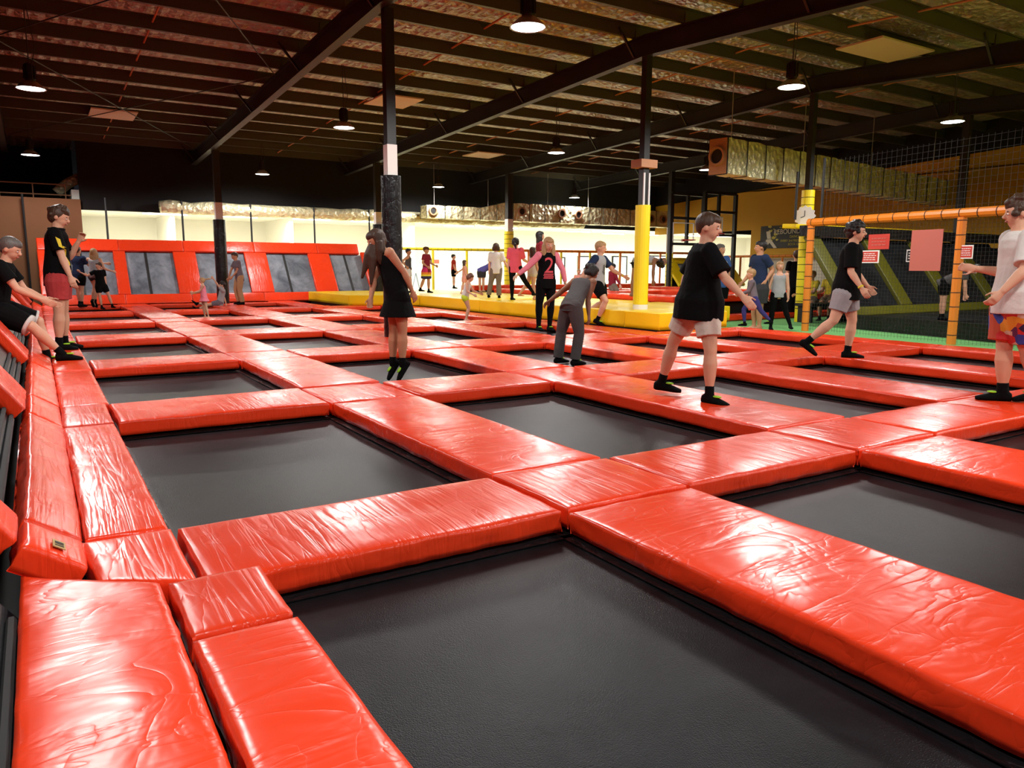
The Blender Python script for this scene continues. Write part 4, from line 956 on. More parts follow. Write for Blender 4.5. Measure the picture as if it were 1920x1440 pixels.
    for (s_,e_,w_,ar,cur,sd) in ((sL,eL,wL,aL,handL,1),(sR,eR,wR,aR,handR,-1)):
        limb(b,s_,e_,armp); limb(b,e_,w_,forep); ball(b,e_,r*.0225*k,dh*.0225*k,u*.0225*k)
        # hand: palm, four fingers and a thumb
        hd_=(w_-e_).normalized(); pn=S*sd; pn=pn-hd_*pn.dot(hd_)
        if pn.length<.2: pn=F-hd_*F.dot(hd_)
        pn.normalize(); wd=hd_.cross(pn).normalized()      # wd: across the knuckles
        if wd.dot(F)<0: wd=-wd
        hl=.105*h; pl=hl*.5
        ring_loft(b,[(w_-hd_*.004*h,wd*.015*h,pn*.012*h),(w_+hd_*pl*.35,wd*.021*h,pn*.0105*h),(w_+hd_*pl*.8,wd*.0235*h,pn*.0100*h),(w_+hd_*pl,wd*.0225*h,pn*.0085*h)],12)
        fr=max(.0050*h,vox*.75); c_=cur if cur is not None else curl
        for i,(o_,l_) in enumerate(((.018,.044),(.0062,.050),(-.0062,.047),(-.018,.037))):
            p0=w_+hd_*(pl*.9)+wd*(o_*h); dirn=hd_.copy(); ax=wd
            cc=c_*(1+.12*i)
            for q_ in range(3):
                a_=rad(cc*(.5,.8,.6)[q_]); inward=-pn
                dirn=(dirn*cos(a_)+ (inward-dirn*inward.dot(dirn)).normalized()*sin(a_)).normalized()
                p1=p0+dirn*(l_*h*(.45,.32,.23)[q_]); limb(b,p0,p1,[(0,fr),(1,fr*.92)],8); ball(b,p1,r*fr*.9,dh*fr*.9,u*fr*.9,8,5); p0=p1
        p0=w_+hd_*(pl*.25)+wd*.014*h; td=(hd_*.75+wd*.65-pn*.35).normalized(); p1=p0+td*.028*h; limb(b,p0,p1,[(0,fr*1.35),(1,fr*1.1)],8); td=(hd_*.95+wd*.25-pn*.3).normalized(); p2=p1+td*.022*h; limb(b,p1,p2,[(0,fr*1.1),(1,fr)],8); ball(b,p2,r*fr,dh*fr,u*fr,8,5)
    feet=[]
    for (h_,k_,n_,ff) in ((hipL,kL,nL,fL),(hipR,kR,nR,fR)):
        limb(b,h_,k_,thp,14); limb(b,k_,n_,shp,14); ball(b,k_,r*.034*k,dh*.034*k,u*.034*k)
        tp=toe; fa=facing
        if isinstance(ff,(tuple,list)): fa,tp=ff
        elif ff is not None: fa=ff
        fd=fdir(fa)*cos(rad(tp))-u*sin(rad(tp)); fs_=fd.cross(u).normalized(); fu=fs_.cross(fd).normalized(); fu=fu if fu.z>=0 else -fu
        feet.append((n_,fd,fs_,fu))
    def foot(b,n_,fd,fs_,fu,e=0):
        H_=.045*h
        ring_loft(b,[(n_-fd*(.038*h+e)-fu*H_*.55,fs_*(.012*h+e),fu*(.016*h+e)),(n_-fd*.028*h-fu*H_*.48,fs_*(.021*h+e),fu*(.024*h+e)),(n_-fu*H_*.42,fs_*(.023*h+e),fu*(.026*h+e)),(n_+fd*.035*h-fu*H_*.55,fs_*(.024*h+e),fu*(.020*h+e)),(n_+fd*.075*h-fu*H_*.68,fs_*(.028*h+e),fu*(.0145*h+e)),(n_+fd*.100*h-fu*H_*.75,fs_*(.024*h+e),fu*(.010*h+e)),(n_+fd*(.113*h+e)-fu*H_*.78,fs_*(.012*h+e),fu*(.006*h+e))],14)
        limb(b,n_+fu*.01*h,n_-fu*H_*.4,[(0,.021*k+e),(1,.022*k+e)])
    for f_ in feet: foot(b,*f_)
    # head
    ball(b,hc+UH*hr*.12-FH*hr*.10,LH*hr*.76,FH*hr*.92,UH*hr*.86,18,13)
    ball(b,hc-UH*hr*.28+FH*hr*.16,LH*hr*.60,FH*hr*.66,UH*hr*.70,16,11)
    ball(b,hc-UH*hr*.78+FH*hr*.42,LH*hr*.26,FH*hr*.26,UH*hr*.2,10,7)
    limb(b,hc+UH*hr*.02+FH*hr*.74,hc-UH*hr*.24+FH*hr*.96,[(0,hr*.10),(.7,hr*.14),(1,hr*.13)],8)
    ball(b,hc-UH*hr*.24+FH*hr*.9,LH*hr*.17,FH*hr*.13,UH*hr*.1,8,5)
    for s_ in (1,-1):
        ball(b,hc+LH*s_*hr*.74-UH*hr*.12-FH*hr*.08,LH*hr*.09,FH*hr*.17,UH*hr*.26,8,7)
    org=base
    body=solid(b,'body','skin_'+sk,root,vox,3,.5,org)
    # face
    if dist<40:
        for s_ in (1,-1):
            b=MB(); c=hc+LH*s_*hr*.30+FH*hr*.735-UH*hr*.02; ball(b,c,LH*hr*.13,FH*hr*.07,UH*hr*.07,10,7); e_=b.build('eye','eye_white',root,smooth=True)
            b=MB(); ball(b,c+FH*hr*.035,LH*hr*.06,FH*hr*.045,UH*hr*.06,8,6); b.build('iris','eye_dark',e_,smooth=True)
            b=MB(); limb(b,c+UH*hr*.17-LH*hr*.16+FH*hr*.0,c+UH*hr*.17+LH*hr*.16+FH*hr*.0,[(0,hr*.03),(.5,hr*.045),(1,hr*.03)],6); b.build('eyebrow','hair_'+hair[1],root,smooth=True)
        b=MB(); ball(b,hc-UH*hr*.50+FH*hr*.80,LH*hr*.24,FH*hr*.07,UH*hr*.065,10,7); b.build('mouth','lips',root,smooth=True)
    # hair
    st,hcol=hair; b=MB()
    hr2=hr*1.04
    def hb(c,x,y,z): ball(b,c,LH*x,FH*y,UH*z,18,12)
    hb(hc+UH*hr*(.20 if st!='short' else .27)-FH*hr*.20,hr2*.80,hr2*.86,hr2*(.86 if st!='short' else .80))
    hb(hc+UH*hr*.52+FH*hr*.16,hr2*.62,hr2*.64,hr2*.48)
    hb(hc-UH*hr*.15-FH*hr*.42,hr2*.70,hr2*.58,hr2*.66) if st!='short' else hb(hc-UH*hr*.05-FH*hr*.40,hr2*.66,hr2*.56,hr2*.58)
    if st in('messy','curly'):
        rr=random.Random(PN[0]+3)
        for _ in range(34):
            a,e=rr.uniform(0,6.28),rr.uniform(-.25,1.4); v=LH*cos(a)*cos(e)+FH*sin(a)*cos(e)+UH*sin(e)
            if v.dot(FH)>.55 and v.dot(UH)<.45: continue
            b_r=hr*rr.uniform(.17,.30); ball(b,hc+UH*hr*.15-FH*hr*.12+v*hr*(.86 if st=='messy' else .98),LH*b_r,FH*b_r,UH*b_r,8,6)
    if st in('long','pony','bun','bob'):
        for s_ in (1,-1): ball(b,hc+LH*s_*hr*.66-FH*hr*.1+UH*hr*.05,LH*hr*.2,FH*hr*.5,UH*hr*.75,10,8)
    dn=-u
    if st=='long':
        L_=hs*.16*h
        for s_,o_ in ((0,-.55),(.5,-.35),(-.5,-.35),(.72,-.02),(-.72,-.02)):
            p=hc+LH*s_*hr+FH*o_*hr-UH*hr*.1; q=p+(dn*.85-T*.15-FH*.0)*L_*(1.25 if s_==0 else 1)
            limb(b,p,q,[(0,hr*.36),(.4,hr*.40),(.8,hr*.30),(1,hr*.10)],10)
    if st=='bob':
        for s_,o_ in ((0,-.55),(.5,-.35),(-.5,-.35),(.7,-.05),(-.7,-.05)): 
            p=hc+LH*s_*hr+FH*o_*hr; limb(b,p,p-UH*hr*1.0,[(0,hr*.36),(.7,hr*.36),(1,hr*.22)],10)
    if st=='pony':
        p=hc-FH*hr*.85+UH*hr*.35; q=p+(dn*.16-FH*.05)*h
        if extra and 'pony' in extra: pv=extra['pony']; q=p+(r*pv[0]+u*pv[1]+dh*pv[2])*h
        mid=(p+q)/2-FH*hr*.35+UH*hr*.1; b.tube([p+FH*hr*.3,p,mid,q],[hr*.22,hr*.26,hr*.36,hr*.10],10)
    if st=='bun': ball(b,hc-FH*hr*.95+UH*hr*.35,LH*hr*.42,FH*hr*.4,UH*hr*.42,12,9)
    if extra and 'strand' in extra:   # hair swept by the jump
        for (dx,dy,dz,rr_) in extra['strand']:
            p=hc+UH*hr*.3-FH*hr*.3; q=hc+(r*dx+u*dy+dh*dz)*h; b.tube([p,(p+q)/2+UH*hr*.2,q],[hr*.5,hr*rr_,hr*.12],10)
    hmo=hairm(hcol,(0,0,0,1)); solid(b,'hair',hmo,root,vox,2,.5,org)
    if cap:
        b=MB(); c=hc+UH*hr*.42-FH*hr*.08; rings=[(c+UH*hr*z,LH*hr*.93*w,FH*hr*1.02*w) for z,w in ((-.18,1),(0,1.0),(.3,.9),(.52,.66),(.62,.3))]; ring_loft(b,rings,18)
        ring_loft(b,[(c-UH*hr*.12+FH*hr*.7,LH*hr*.75,UH*hr*.06),(c-UH*hr*.16+FH*hr*1.35,LH*hr*.6,UH*hr*.05),(c-UH*hr*.2+FH*hr*1.6,LH*hr*.3,UH*hr*.04)],14); b.build('cap','cloth_'+cap,root,smooth=True)
    # clothes
    tk,tc_=top_; E_=.010*loose
    out={}
    if tk:
        b=MB(); hem={'tee':-.085,'tank':-.06,'polo':-.09,'long':-.07,'dress':-.07,'crop':.0,'loose':-.09}.get(tk,-.07)
        ss=[s for s in (-.115,-.11,-.1,-.085,-.07,-.05,-.02,.02,.06,.10,.15,.19,.23,.27) if s>=hem-.001]
        rg=[]
        for s in ss:
            c,A,B=tframe(max(s,-.02),1.0,1.0,0); c=pel+T*(s*h); q_=max(0,min(1,(.27-s)/.30))+(.25 if tk=='loose' and s<.06 else 0); ex=E_*.6+.004+(.016*(loose-.6))*q_; A=A.normalized()*(A.length+ex*h); B=B.normalized()*(B.length+ex*h); rg.append((c,A,B))
        if tk in('tank','dress'):
            rg.append(tframe(.268,.78,1,.008))
        else: rg.append(tframe(.295,1.0,1.0,.010)); rg.append(tframe(.312,1.15,1.1,.006))
        ring_loft(b,rg,22)
        if tk in ('tank','dress'):
            for s_ in (1,-1):
                ball(b,nk-T*.02*h+S*s_*.055*h,S*.018*h,Ft*.048*k,T*.022*h,10,8)
        if tk=='dress':
            kn=(kL+kR)/2; hip=pel; lo=hip+(kn-hip)*(extra.get('skirt',.75) if extra else .75); rs=[]
            sp=max((kL-kR).length*.5,.07*h)
            for f in (0,.2,.45,.7,1): 
                c=hip-T*.0+(lo-hip)*f; a_=.098*k+(.045*h)*f; rs.append((c,Lf*(a_+.2*sp*f),F*(.075*k+.05*h*f)))
            rs[0]=(hip+T*.05*h,Lf*.09*k,F*.068*k); ring_loft(b,rs,22)
        slv={'tee':.62,'polo':.72,'long':2,'loose':.85}.get(tk,0)
        if sleeve is None and slv: bs=b
        elif slv: bs=MB()
        if slv:
            for (s_,e_,w_) in ((sL,eL,wL),(sR,eR,wR)):
                ball(bs,s_,r*.045*k,dh*.045*k,u*.045*k)
                if slv<=1:
                    limb(bs,s_,s_+(e_-s_)*slv,[(0,.044*k),(.5,.043*k*(1+.04*(loose-1))),(1,.044*k*(1+.10*(loose-1)))],14)
                else:
                    limb(bs,s_,e_,[(0,.042*k),(.5,.037*k),(1,.031*k)],14); ball(bs,e_,r*.031*k,dh*.031*k,u*.031*k); limb(bs,e_,e_+(w_-e_)*.93,[(0,.031*k),(.5,.028*k),(1,.023*k)],14)
        nm={'tee':'t_shirt','tank':'tank_top','polo':'polo_shirt','long':'long_sleeved_shirt','dress':'dress','crop':'top','loose':'t_shirt'}[tk]
        out['top']=solid(b,nm,'cloth_'+tc_,root,vox,3,.5,org)
        if slv and sleeve: solid(bs,'sleeves','cloth_'+sleeve,root,vox,2,.5,org)
        if tk=='polo':
            b=MB(); b.tube([nk+T*.012*h+ (S*cos(a)*.043+Ft*sin(a)*.047)*h for a in [2*math.pi*i/16 for i in range(17)]],.009*h,8); b.build('collar','cloth_'+tc_,root,smooth=True)
    bk,bc=bot
    if bk:
        b=MB(); waist=.06
        rg=[tframe(s,1,1,.010) for s in (-.03,0,.03,waist)]; ring_loft(b,[ (pel-T*.055*h,Lf*.07*k,F*.06*k)]+rg,20); ball(b,pel+T*.01*h,Lf*.098*k,F*(.080 if bent else .070)*k,u*(.084 if bent else .072)*k)
        ext={'shorts':.72,'short_shorts':.38,'board':.92,'pants':2,'leggings':2,'flare':2}[bk]
        lo_={'shorts':1.25,'short_shorts':1.15,'board':1.35,'pants':1.25,'leggings':1.06,'flare':1.2}[bk]
        for (h_,k_,n_) in ((hipL,kL,nL),(hipR,kR,nR)):
            ball(b,h_,r*.064*k,dh*.064*k,u*.064*k)
            if ext<=1: limb(b,h_,h_+(k_-h_)*ext,[(0,.064*k),(.3,.062*k*(lo_*.9+.1)),(.9,.050*k*lo_),(1,.050*k*lo_)],16)
            else:
                limb(b,h_,k_,[(0,.063*k),(.3,.058*k*lo_**.5),(.7,.045*k*lo_),(1,.037*k*lo_)],16); ball(b,k_,r*.037*k*lo_,dh*.037*k*lo_,u*.037*k*lo_)
                e2=.98 if bk!='leggings' else .90
                limb(b,k_,k_+(n_-k_)*e2,[(0,.037*k*lo_),(.3,.038*k*lo_),(.7,.030*k*lo_*(1.25 if bk!='leggings' else .95)),(1,(.024 if bk=='leggings' else .036)*k*lo_)],16)
        nm={'shorts':'shorts','short_shorts':'shorts','board':'board_shorts','pants':'trousers','leggings':'leggings','flare':'trousers'}[bk]
        out['bot']=solid(b,nm,'cloth_'+bc,root,vox,3,.5,org)
    if sock or shoe:
        for f_ in feet:
            b=MB(); foot(b,*f_,e=.0035*h); n_=f_[0]; k2=kL if f_[0]==nL else kR
            limb(b,n_-(k2-n_).normalized()*.005*h,n_+(k2-n_).normalized()*.05*h,[(0,.0245*k),(1,.0245*k)],12)
            so=solid(b,'sock' if sock else 'shoe','cloth_black' if not shoe else 'cloth_'+shoe,root,vox,2,.5,org)
            if sock and dist<15:
                b=MB(); n_,fd,fs_,fu=f_; c=n_+fd*.045*h+fu*(-.045*h*.55+.0245*h); ball(b,c,fs_*.020*h,fd*.024*h,fu*.006*h,10,6); b.build('sock_print','sock_green',so,smooth=True)
    if extra and 'band' in extra:
        w_,e_=(wL,eL) if extra['band']=='L' else (wR,eR)
        b=MB(); d_=(w_-e_).normalized(); limb(b,w_-d_*.016*h,w_-d_*.004*h,[(0,.0185*k),(1,.0185*k)],14); b.build('wristband','cloth_yellow',root,smooth=True)
    out.update(root=root,pel=pel,T=T,F=Ft,S=S,h=h,hc=hc,hr=hr,nk=nk,sL=sL,sR=sR,eL=eL,eR=eR,hipL=hipL,hipR=hipR,kL=kL,kR=kR,org=org,wL=wL,wR=wR,Lf=Lf,Fp=F,k=k)
    PN[0]+=1
    return out
def decal(name,polys,o,U,W,target,m,parent,offset=.004,size=None):
    """flat artwork (list of 2D polygons in metres) wrapped onto a garment"""
    me=target.data; tr_=target.location
    bvh=BVHTree.FromPolygons([v.co+tr_ for v in me.vertices],[p.vertices for p in me.polygons])
    bm=bmesh.new()
    for P_ in polys:
        vs=[bm.verts.new((x,y,0)) for x,y in P_]
        try: bm.faces.new(vs)
        except: pass
    for _ in range(2): bmesh.ops.triangulate(bm,faces=bm.faces); bmesh.ops.subdivide_edges(bm,edges=[e for e in bm.edges if e.calc_length()>.02],cuts=1,use_grid_fill=True)
    N_=U.cross(W).normalized(); bad=[]
    for v in bm.verts:
        p=o+U*v.co.x+W*v.co.y; hit=bvh.ray_cast(p+N_*.4,-N_,.8)
        if hit[0] is not None: v.co=hit[0]+N_*offset
        else: bad.append(v)
    bmesh.ops.delete(bm,geom=bad,context='VERTS')
    mm=bpy.data.meshes.new(name); bm.to_mesh(mm); bm.free()
    return link(name,mm,m,parent,smooth=True)
def text_polys(body,size):
    cu=bpy.data.curves.new('t','FONT'); cu.body=body; cu.size=size; cu.align_x='CENTER'; cu.align_y='CENTER'
    ob=bpy.data.objects.new('t',cu); COL.objects.link(ob); dg=bpy.context.evaluated_depsgraph_get(); dg.update()
    me=bpy.data.meshes.new_from_object(ob.evaluated_get(dg)); out=[[tuple(me.vertices[i].co[:2]) for i in p.vertices] for p in me.polygons]
    bpy.data.objects.remove(ob); return out
def rect(x0,y0,x1,y1): return [(x0,y0),(x1,y0),(x1,y1),(x0,y1)]
# --- left: two attendants
pA=person('man in black polo and pink shorts standing at left, hand at his face',112,657,395,82,h=1.80,hm=1,torso=(3,0),hf=75,hp=20,hd=(14,0),
   aR=(12,-12,16,-16),aL=(20,10,150,-25),lL=(2,3,-2,2),lR=(-1,-3,-4,0),ref='R',fR=(80,0),fL=(85,0),hair=('messy','brown'),top_=('polo','black'),bot=('shorts','redshort'),sk='light',curl=30,loose=1.3,bd=1.05)
h=pA['h']
for (U0,zz) in (( .0,.0),):
    side=(V((CP.x,CP.y,0))-V((pA['org'].x,pA['org'].y,0))).normalized(); rr_=V((-side.y,side.x,0)); rr_=rr_ if rr_.dot(pA['Fp'])>0 else -rr_
    decal('shirt_stripe',[[(-.02,-.02),(.03,-.05),(.05,-.16),(.01,-.14)],[(.02,-.2),(.06,-.22),(.13,-.36),(.09,-.38)],[(.10,-.42),(.13,-.42),(.17,-.48),(.14,-.49)],[(.05,-.13),(.09,-.15),(.08,-.25),(.05,-.24)]],pA['nk']+V((0,0,-.06)),rr_,V((0,0,1)),pA['top'],'cloth_yellow',pA['root'],.006)
pB=person('person in black shorts with white trim leaning on the left wall at the edge',118,676,430,80,h=1.72,ref='R',torso=(16,0),hf=70,hd=(24,0),
   aR=(30,-10,62,-8),aL=(30,5,60,5),lR=(62,-14,40,0),lL=(68,5,8,0),fR=(82,0),fL=(70,0),hair=('short','grey'),top_=('tee','black'),bot=('board','black'),curl=20,loose=1.2)
b=MB()
for (h_,k_) in ((pB['hipL'],pB['kL']),(pB['hipR'],pB['kR'])):
    limb(b,h_+(k_-h_)*.88,h_+(k_-h_)*.94,[(0,.070*pB['k']),(1,.070*pB['k'])],16)
b.build('white_hem','cloth_white',pB['root'],smooth=True)
# --- far left children
person('boy in dark tee and black shorts seen from behind at the far left wall',152,575,462,140,h=None,torso=(2,0),aL=(10,0,50,10),aR=(35,10,80,0),hair=('short','brown'),top_=('tee','navy'),bot=('shorts','black'),lL=(3,0,2,0),lR=(-3,0,-3,0))
person('blonde woman in grey tank top and dark shorts jumping by the back wall',177,576,466,160,hm=.96,air=.08,torso=(2,0),hair=('long','blonde'),top_=('tank','grey'),bot=('short_shorts','darkgrey'),aL=(60,20,95,0),aR=(20,0,70,20),lL=(12,10,-6,10),lR=(-16,10,-12,10),toe=50)
person('small boy in black tee and shorts stepping at the back left',211,577,490,30,torso=(-2,0),hf=-60,hair=('short','brown'),top_=('tee','black'),bot=('shorts','black'),aL=(8,0,4,0),aR=(-60,0,-120,0),lL=(22,0,14,0),lR=(2,0,6,0),ref='L')
person('little girl in pink dress running left on the far mats',388,597,522,-80,gz=-.12,hm=1.02,torso=(-4,0),hair=('pony','blonde'),extra={'pony':(.17,.01,0),'skirt':.45,'band':'R'},top_=('dress','pink'),bot=('short_shorts','pink'),aL=(-35,10,-80,0),aR=(-15,-10,-78,0),lL=(6,0,10,0),lR=(-4,0,6,0),sock=False)
person('dark haired child in pale grey tee falling backwards beside the little girl in pink',413,573,532,-85,ref='pel',h=1.25,torso=(14,0),hd=(-6,0),hair=('messy','black'),top_=('tee','grey'),bot=('shorts','mauve'),aL=(-140,10,-150,0),aR=(10,-10,15,0),lL=(-80,0,-100,0),lR=(-72,0,-78,0),toe=-50)
person('man in dark shirt and tan trousers bending by the grey wall mats',452,571,474,-70,h=None,hm=1.02,torso=(-8,0),hd=(-16,0),hair=('short','brown'),sk='tan',top_=('tee','mauve'),bot=('pants','beige'),aL=(-10,10,-40,0),aR=(-28,-5,-18,0),lL=(-6,0,10,0),lR=(-14,0,12,0))
# --- jumping girl in black dress
person('girl in black dress jumping, long brown hair hanging over her face',746,712,485,-70,gz=-.12,h=1.50,air=.10,torso=(-16,8),hd=(-34,-10),hp=25,hair=('long','brown'),sk='tan',top_=('dress','black'),bot=('short_shorts','black'),
   aR=(-22,-28,-10,-20),aL=(36,5,22,10),lL=(3,4,-1,0),lR=(-3,-4,-3,0),toe=55,extra={'skirt':.62,'strand':[(-.10,-.26,-.03,.5),(-.04,-.30,-.05,.5),(.03,-.24,.0,.55)]})
# --- on the yellow platform, left to right
person('boy in dark vest and white shorts with hands on hips on the yellow platform',767,549,466,80,gz=.3,torso=(3,0),hair=('short','black'),sk='tan',top_=('tank','charcoal'),bot=('shorts','white'),aL=(-40,10,45,0),aR=(-55,-10,40,0),lL=(-3,0,-6,0),lR=(14,0,2,0))
person('boy in red cap and rainbow board shorts standing on the yellow platform',796,549,463,60,gz=.3,cap='brown',hair=('short','brown'),sk='tan',top_=('tee','maroon'),bot=('board','sunset'),aL=(15,-20,60,-30),aR=(-12,-20,50,-30),lL=(4,0,0,0),lR=(-10,5,-20,20),sock=True)
person('boy in red tee and black shorts facing right beyond the platform',851,541,477,85,gz=.42,hair=('short','black'),top_=('tee','red'),bot=('shorts','black'),aL=(10,0,20,0),aR=(6,-5,30,0),sock=True)
person('girl in salmon top and pale shorts walking beside the boy in red',868,551,487,80,gz=.3,hair=('long','brown'),top_=('tank','salmon'),bot=('shorts','salmon'),aL=(-50,0,-60,0),aR=(12,0,18,0),lL=(10,0,-14,0),lR=(-10,0,-14,0),sock=False)
person('toddler in white vest and lime shorts bouncing in front of the platform',874,603,515,75,gz=-.12,hs=1.15,hm=1.03,torso=(14,0),hd=(22,0),hair=('messy','red'),top_=('tank','white'),bot=('short_shorts','lime'),aL=(30,0,70,0),aR=(4,-20,60,-20),lL=(14,0,-14,0),lR=(22,0,-12,0),sock=False)
person('bending child in dark shorts and blue top, half hidden behind woman',903,547,470,30,gz=.3,h=1.25,torso=(62,0),hair=('short','brown'),top_=('tee','periwinkle'),bot=('shorts','darkgrey'),sock=False)
person('woman in white tee and grey trousers seen from behind on the platform',926,559,456,175,gz=.3,torso=(-1,0),hair=('bob','brown'),top_=('loose','white'),bot=('pants','taupe'),aR=(22,0,30,0),aL=(-8,0,-4,0),lR=(-2,0,2,0),lL=(-12,0,-10,0),sock=True)
person('girl in hot pink tee and black leggings with one leg stepping back',960,563,446,160,gz=.3,hair=('pony','black'),extra={'pony':(.03,-.14,-.04)},top_=('loose','hotpink'),bot=('leggings','black'),aR=(14,20,60,30),aL=(-6,0,0,0),lR=(26,10,36,10),lL=(-2,0,0,0),ref='L')
person('dark haired girl in cream shorts behind the pink sleeved girl',988,562,463,120,gz=.3,hair=('long','brown'),top_=('tank','cream'),bot=('short_shorts','cream'),aR=(8,0,20,0),lL=(-20,0,-38,0),lR=(-4,0,6,0),sock=False)
person('tall girl in red top with long dark hair behind the pink sleeved girl',1012,556,434,100,gz=.3,hair=('long','black'),top_=('tee','maroon'),bot=('pants','brown'),aR=(4,0,10,0))
# --- girl with number 2
g2=person('girl with pink sleeves and a red number 2 on her black shirt, bouncing',1020,622,447,22,gz=-.12,hm=1.0,air=.02,torso=(2,-3),hd=(8,-16),hp=15,hair=('long','blonde'),top_=('long','black'),sleeve='pink',bot=('leggings','black'),
   aR=(-44,-8,-52,-12),aL=(28,-5,12,-5),lL=(2,3,-3,0),lR=(-6,3,-1,0),extra={'band':'R'},handR=50)
U_=(g2['S'])*1.0
if U_.dot(RT)<0: U_=-U_
N_=g2['F']; W_=g2['T']; U_=W_.cross(N_).normalized()
decal('number_print',text_polys('2',.40),g2['pel']+g2['T']*.17*g2['h'],U_,W_,g2['top'],mat('print_red',(.60,.06,.08,1),.7),g2['root'],.005)
decal('number_print',[rect(-.10,-.045,.09,-.03),rect(-.09,-.02,.10,-.005),rect(-.1,.005,.09,.02),rect(-.09,.03,.1,.045)],g2['pel']+g2['T']*.065*g2['h'],U_,W_,g2['top'],'print_red',g2['root'],.005)
# --- boy with grey tee mid stride
g3=person('boy in grey tee with dark sleeves and black shorts jumping to the right',1120,610,463,60,gz=0,h=1.62,ref='R',air=.03,torso=(4,0),hf=75,hair=('short','blonde'),top_=('tee','grey'),sleeve='navy',bot=('shorts','black'),
   aR=(-38,-15,-34,-10),aL=(40,10,62,-5),lR=(32,-20,-22,10),lL=(12,20,-60,30),fR=(70,20),extra={'band':'L'},hd=(6,0))
U_=g3['T'].cross(g3['F']).normalized()
decal('face_print',[[( .055*cos(a)*(.8+.2*cos(3*a)),.075*sin(a)) for a in [2*math.pi*i/18 for i in range(18)]],[(-.06,-.05),(-.02,-.1),(.03,-.12),(.06,-.06)]],g3['pel']+g3['T']*.17*g3['h'],U_,g3['T'],g3['top'],mat('print_grey',(.10,.10,.10,1),.8),g3['root'],.004)
# --- far children behind
person('boy in maroon top sitting beyond the second court',1148,541,500,-60,gz=.48,ref='pel',h=1.3,hair=('short','black'),top_=('long','maroon'),bot=('pants','taupe'),aL=(20,-10,30,-30),aR=(-5,-10,20,-30),lL=(40,-60,0,0),lR=(20,-60,0,0))
person('small fair child sitting far back beyond the second court',1085,541,523,0,gz=.48,ref='pel',h=1.0,hair=('short','blonde'),top_=('tee','salmon'),bot=('shorts','beige'),lL=(20,-70,0,0),lR=(-20,-70,0,0),sock=False)
person('small dark haired child sitting far back beside the fair child',1097,541,517,0,gz=.48,ref='pel',h=1.1,hair=('short','black'),top_=('tee','grey'),bot=('shorts','black'),lL=(20,-70,0,0),lR=(-20,-70,0,0),sock=False)
person('child in dark shorts bending over with hands down behind the thick yellow post',1185,556,505,85,gz=.42,h=1.45,torso=(84,0),hd=(110,0),hp=20,hair=('curly','black'),sk='brown',top_=('tank','grey'),bot=('short_shorts','black'),aL=(-2,0,2,0),aR=(-6,0,0,0),lL=(-10,0,-4,0),lR=(-2,0,-8,0),sock=False)
# --- grey jumper bending
person('person in grey top and dark loose trousers bending forward on a mat',1062,683,520,125,gz=-.14,h=1.40,torso=(27,34),hd=(44,20),hp=30,hair=('bun','black'),sk='brown',top_=('tank','charcoal'),bot=('flare','charcoal'),
   aL=(-52,30,-52,10),aR=(-14,-10,4,-20),lL=(-14,8,-6,0),lR=(10,4,-8,-2),bd=1.05,sh=20)
# --- boy in black tee
pk_=person('boy in large black tee and cream shorts standing on a red pad, seen from behind',1283,748,404,130,gz=0,h=1.49,torso=(3,0),sh=-25,hf=80,hd=(10,0),hair=('short','brown'),top_=('loose','black'),bot=('shorts','cream'),loose=2.6,
   aR=(30,-20,44,-26),aL=(-24,15,-4,10),lL=(-24,14,-14,6),lR=(8,-14,1,-4),fR=(60,4),fL=(75,4),bd=1.02,curl=28)
# --- adults and children behind the turf
p_=person('man in blue tee with a white round print and black shorts on the turf',1345,604,458,40,gz=GZ,hf=55,hair=('short','grey'),sk='tan',top_=('tee','blue'),bot=('board','black'),bd=1.18,loose=1.5,aL=(12,0,0,0),aR=(-8,0,-4,0))
U_=p_['T'].cross(p_['F']).normalized(); cc=p_['pel']+p_['T']*.19*p_['h']
decal('round_print',[[((.13*cos(a),.13*sin(a))) for a in [2*math.pi*i/20 for i in range(20)]]],cc,U_,p_['T'],p_['top'],'cloth_white',p_['root'],.004)
decal('round_print',text_polys('G',.2),cc,U_,p_['T'],p_['top'],'cloth_navy',p_['root'],.008)
person('child in pink top and dark trousers crouching behind the boy in black',1326,600,512,100,gz=GZ,hm=1.0,torso=(12,0),hair=('short','brown'),top_=('tee','salmon'),bot=('shorts','darkgrey'),aR=(40,0,70,0),aL=(20,0,60,0),lL=(30,0,-20,0),lR=(10,0,-10,0))
person('bearded man in navy tee and grey shorts with a tattooed arm on his hip',1418,618,452,-55,gz=GZ,hair=('short','black'),hf=-80,sk='tan',top_=('tee','navy'),bot=('board','darkgrey'),bd=1.12,aL=(34,20,-30,-25),aR=(-10,-15,-40,-10),sock=False,loose=1.3)
person('toddler in grey top and blue leggings running left at the edge of the turf',1420,612,508,-80,gz=0,hs=1.2,hm=1.06,ref='mid',torso=(-10,0),hair=('short','blonde'),top_=('long','mauve'),bot=('leggings','purple'),aL=(-20,0,-70,0),aR=(-10,-10,-70,0),lL=(30,0,44,0),lR=(-36,0,6,0),sock=True)
person('girl in pale grey tank top and black leggings facing the camera on the turf',1463,619,490,10,gz=GZ,hair=('pony','blonde'),extra={'band':'R'},top_=('tank','grey'),bot=('leggings','black'),aL=(10,0,6,0),aR=(-12,0,-6,0),lL=(14,8,20,0),lR=(-6,0,-2,0))
person('attendant in black and yellow shirt seen from behind beside the netted post',1487,596,470,190,gz=GZ,hair=('short','brown'),top_=('tee','black'),bot=('pants','black'),aL=(-8,0,-4,0),aR=(8,0,4,0))
t=empty('bench',atz(1508,606,GZ)+V((.3,.25,0))); tag(t,'low dark bench behind the orange fence post','bench'); c=atz(1508,606,GZ)+V((.3,.25,0))
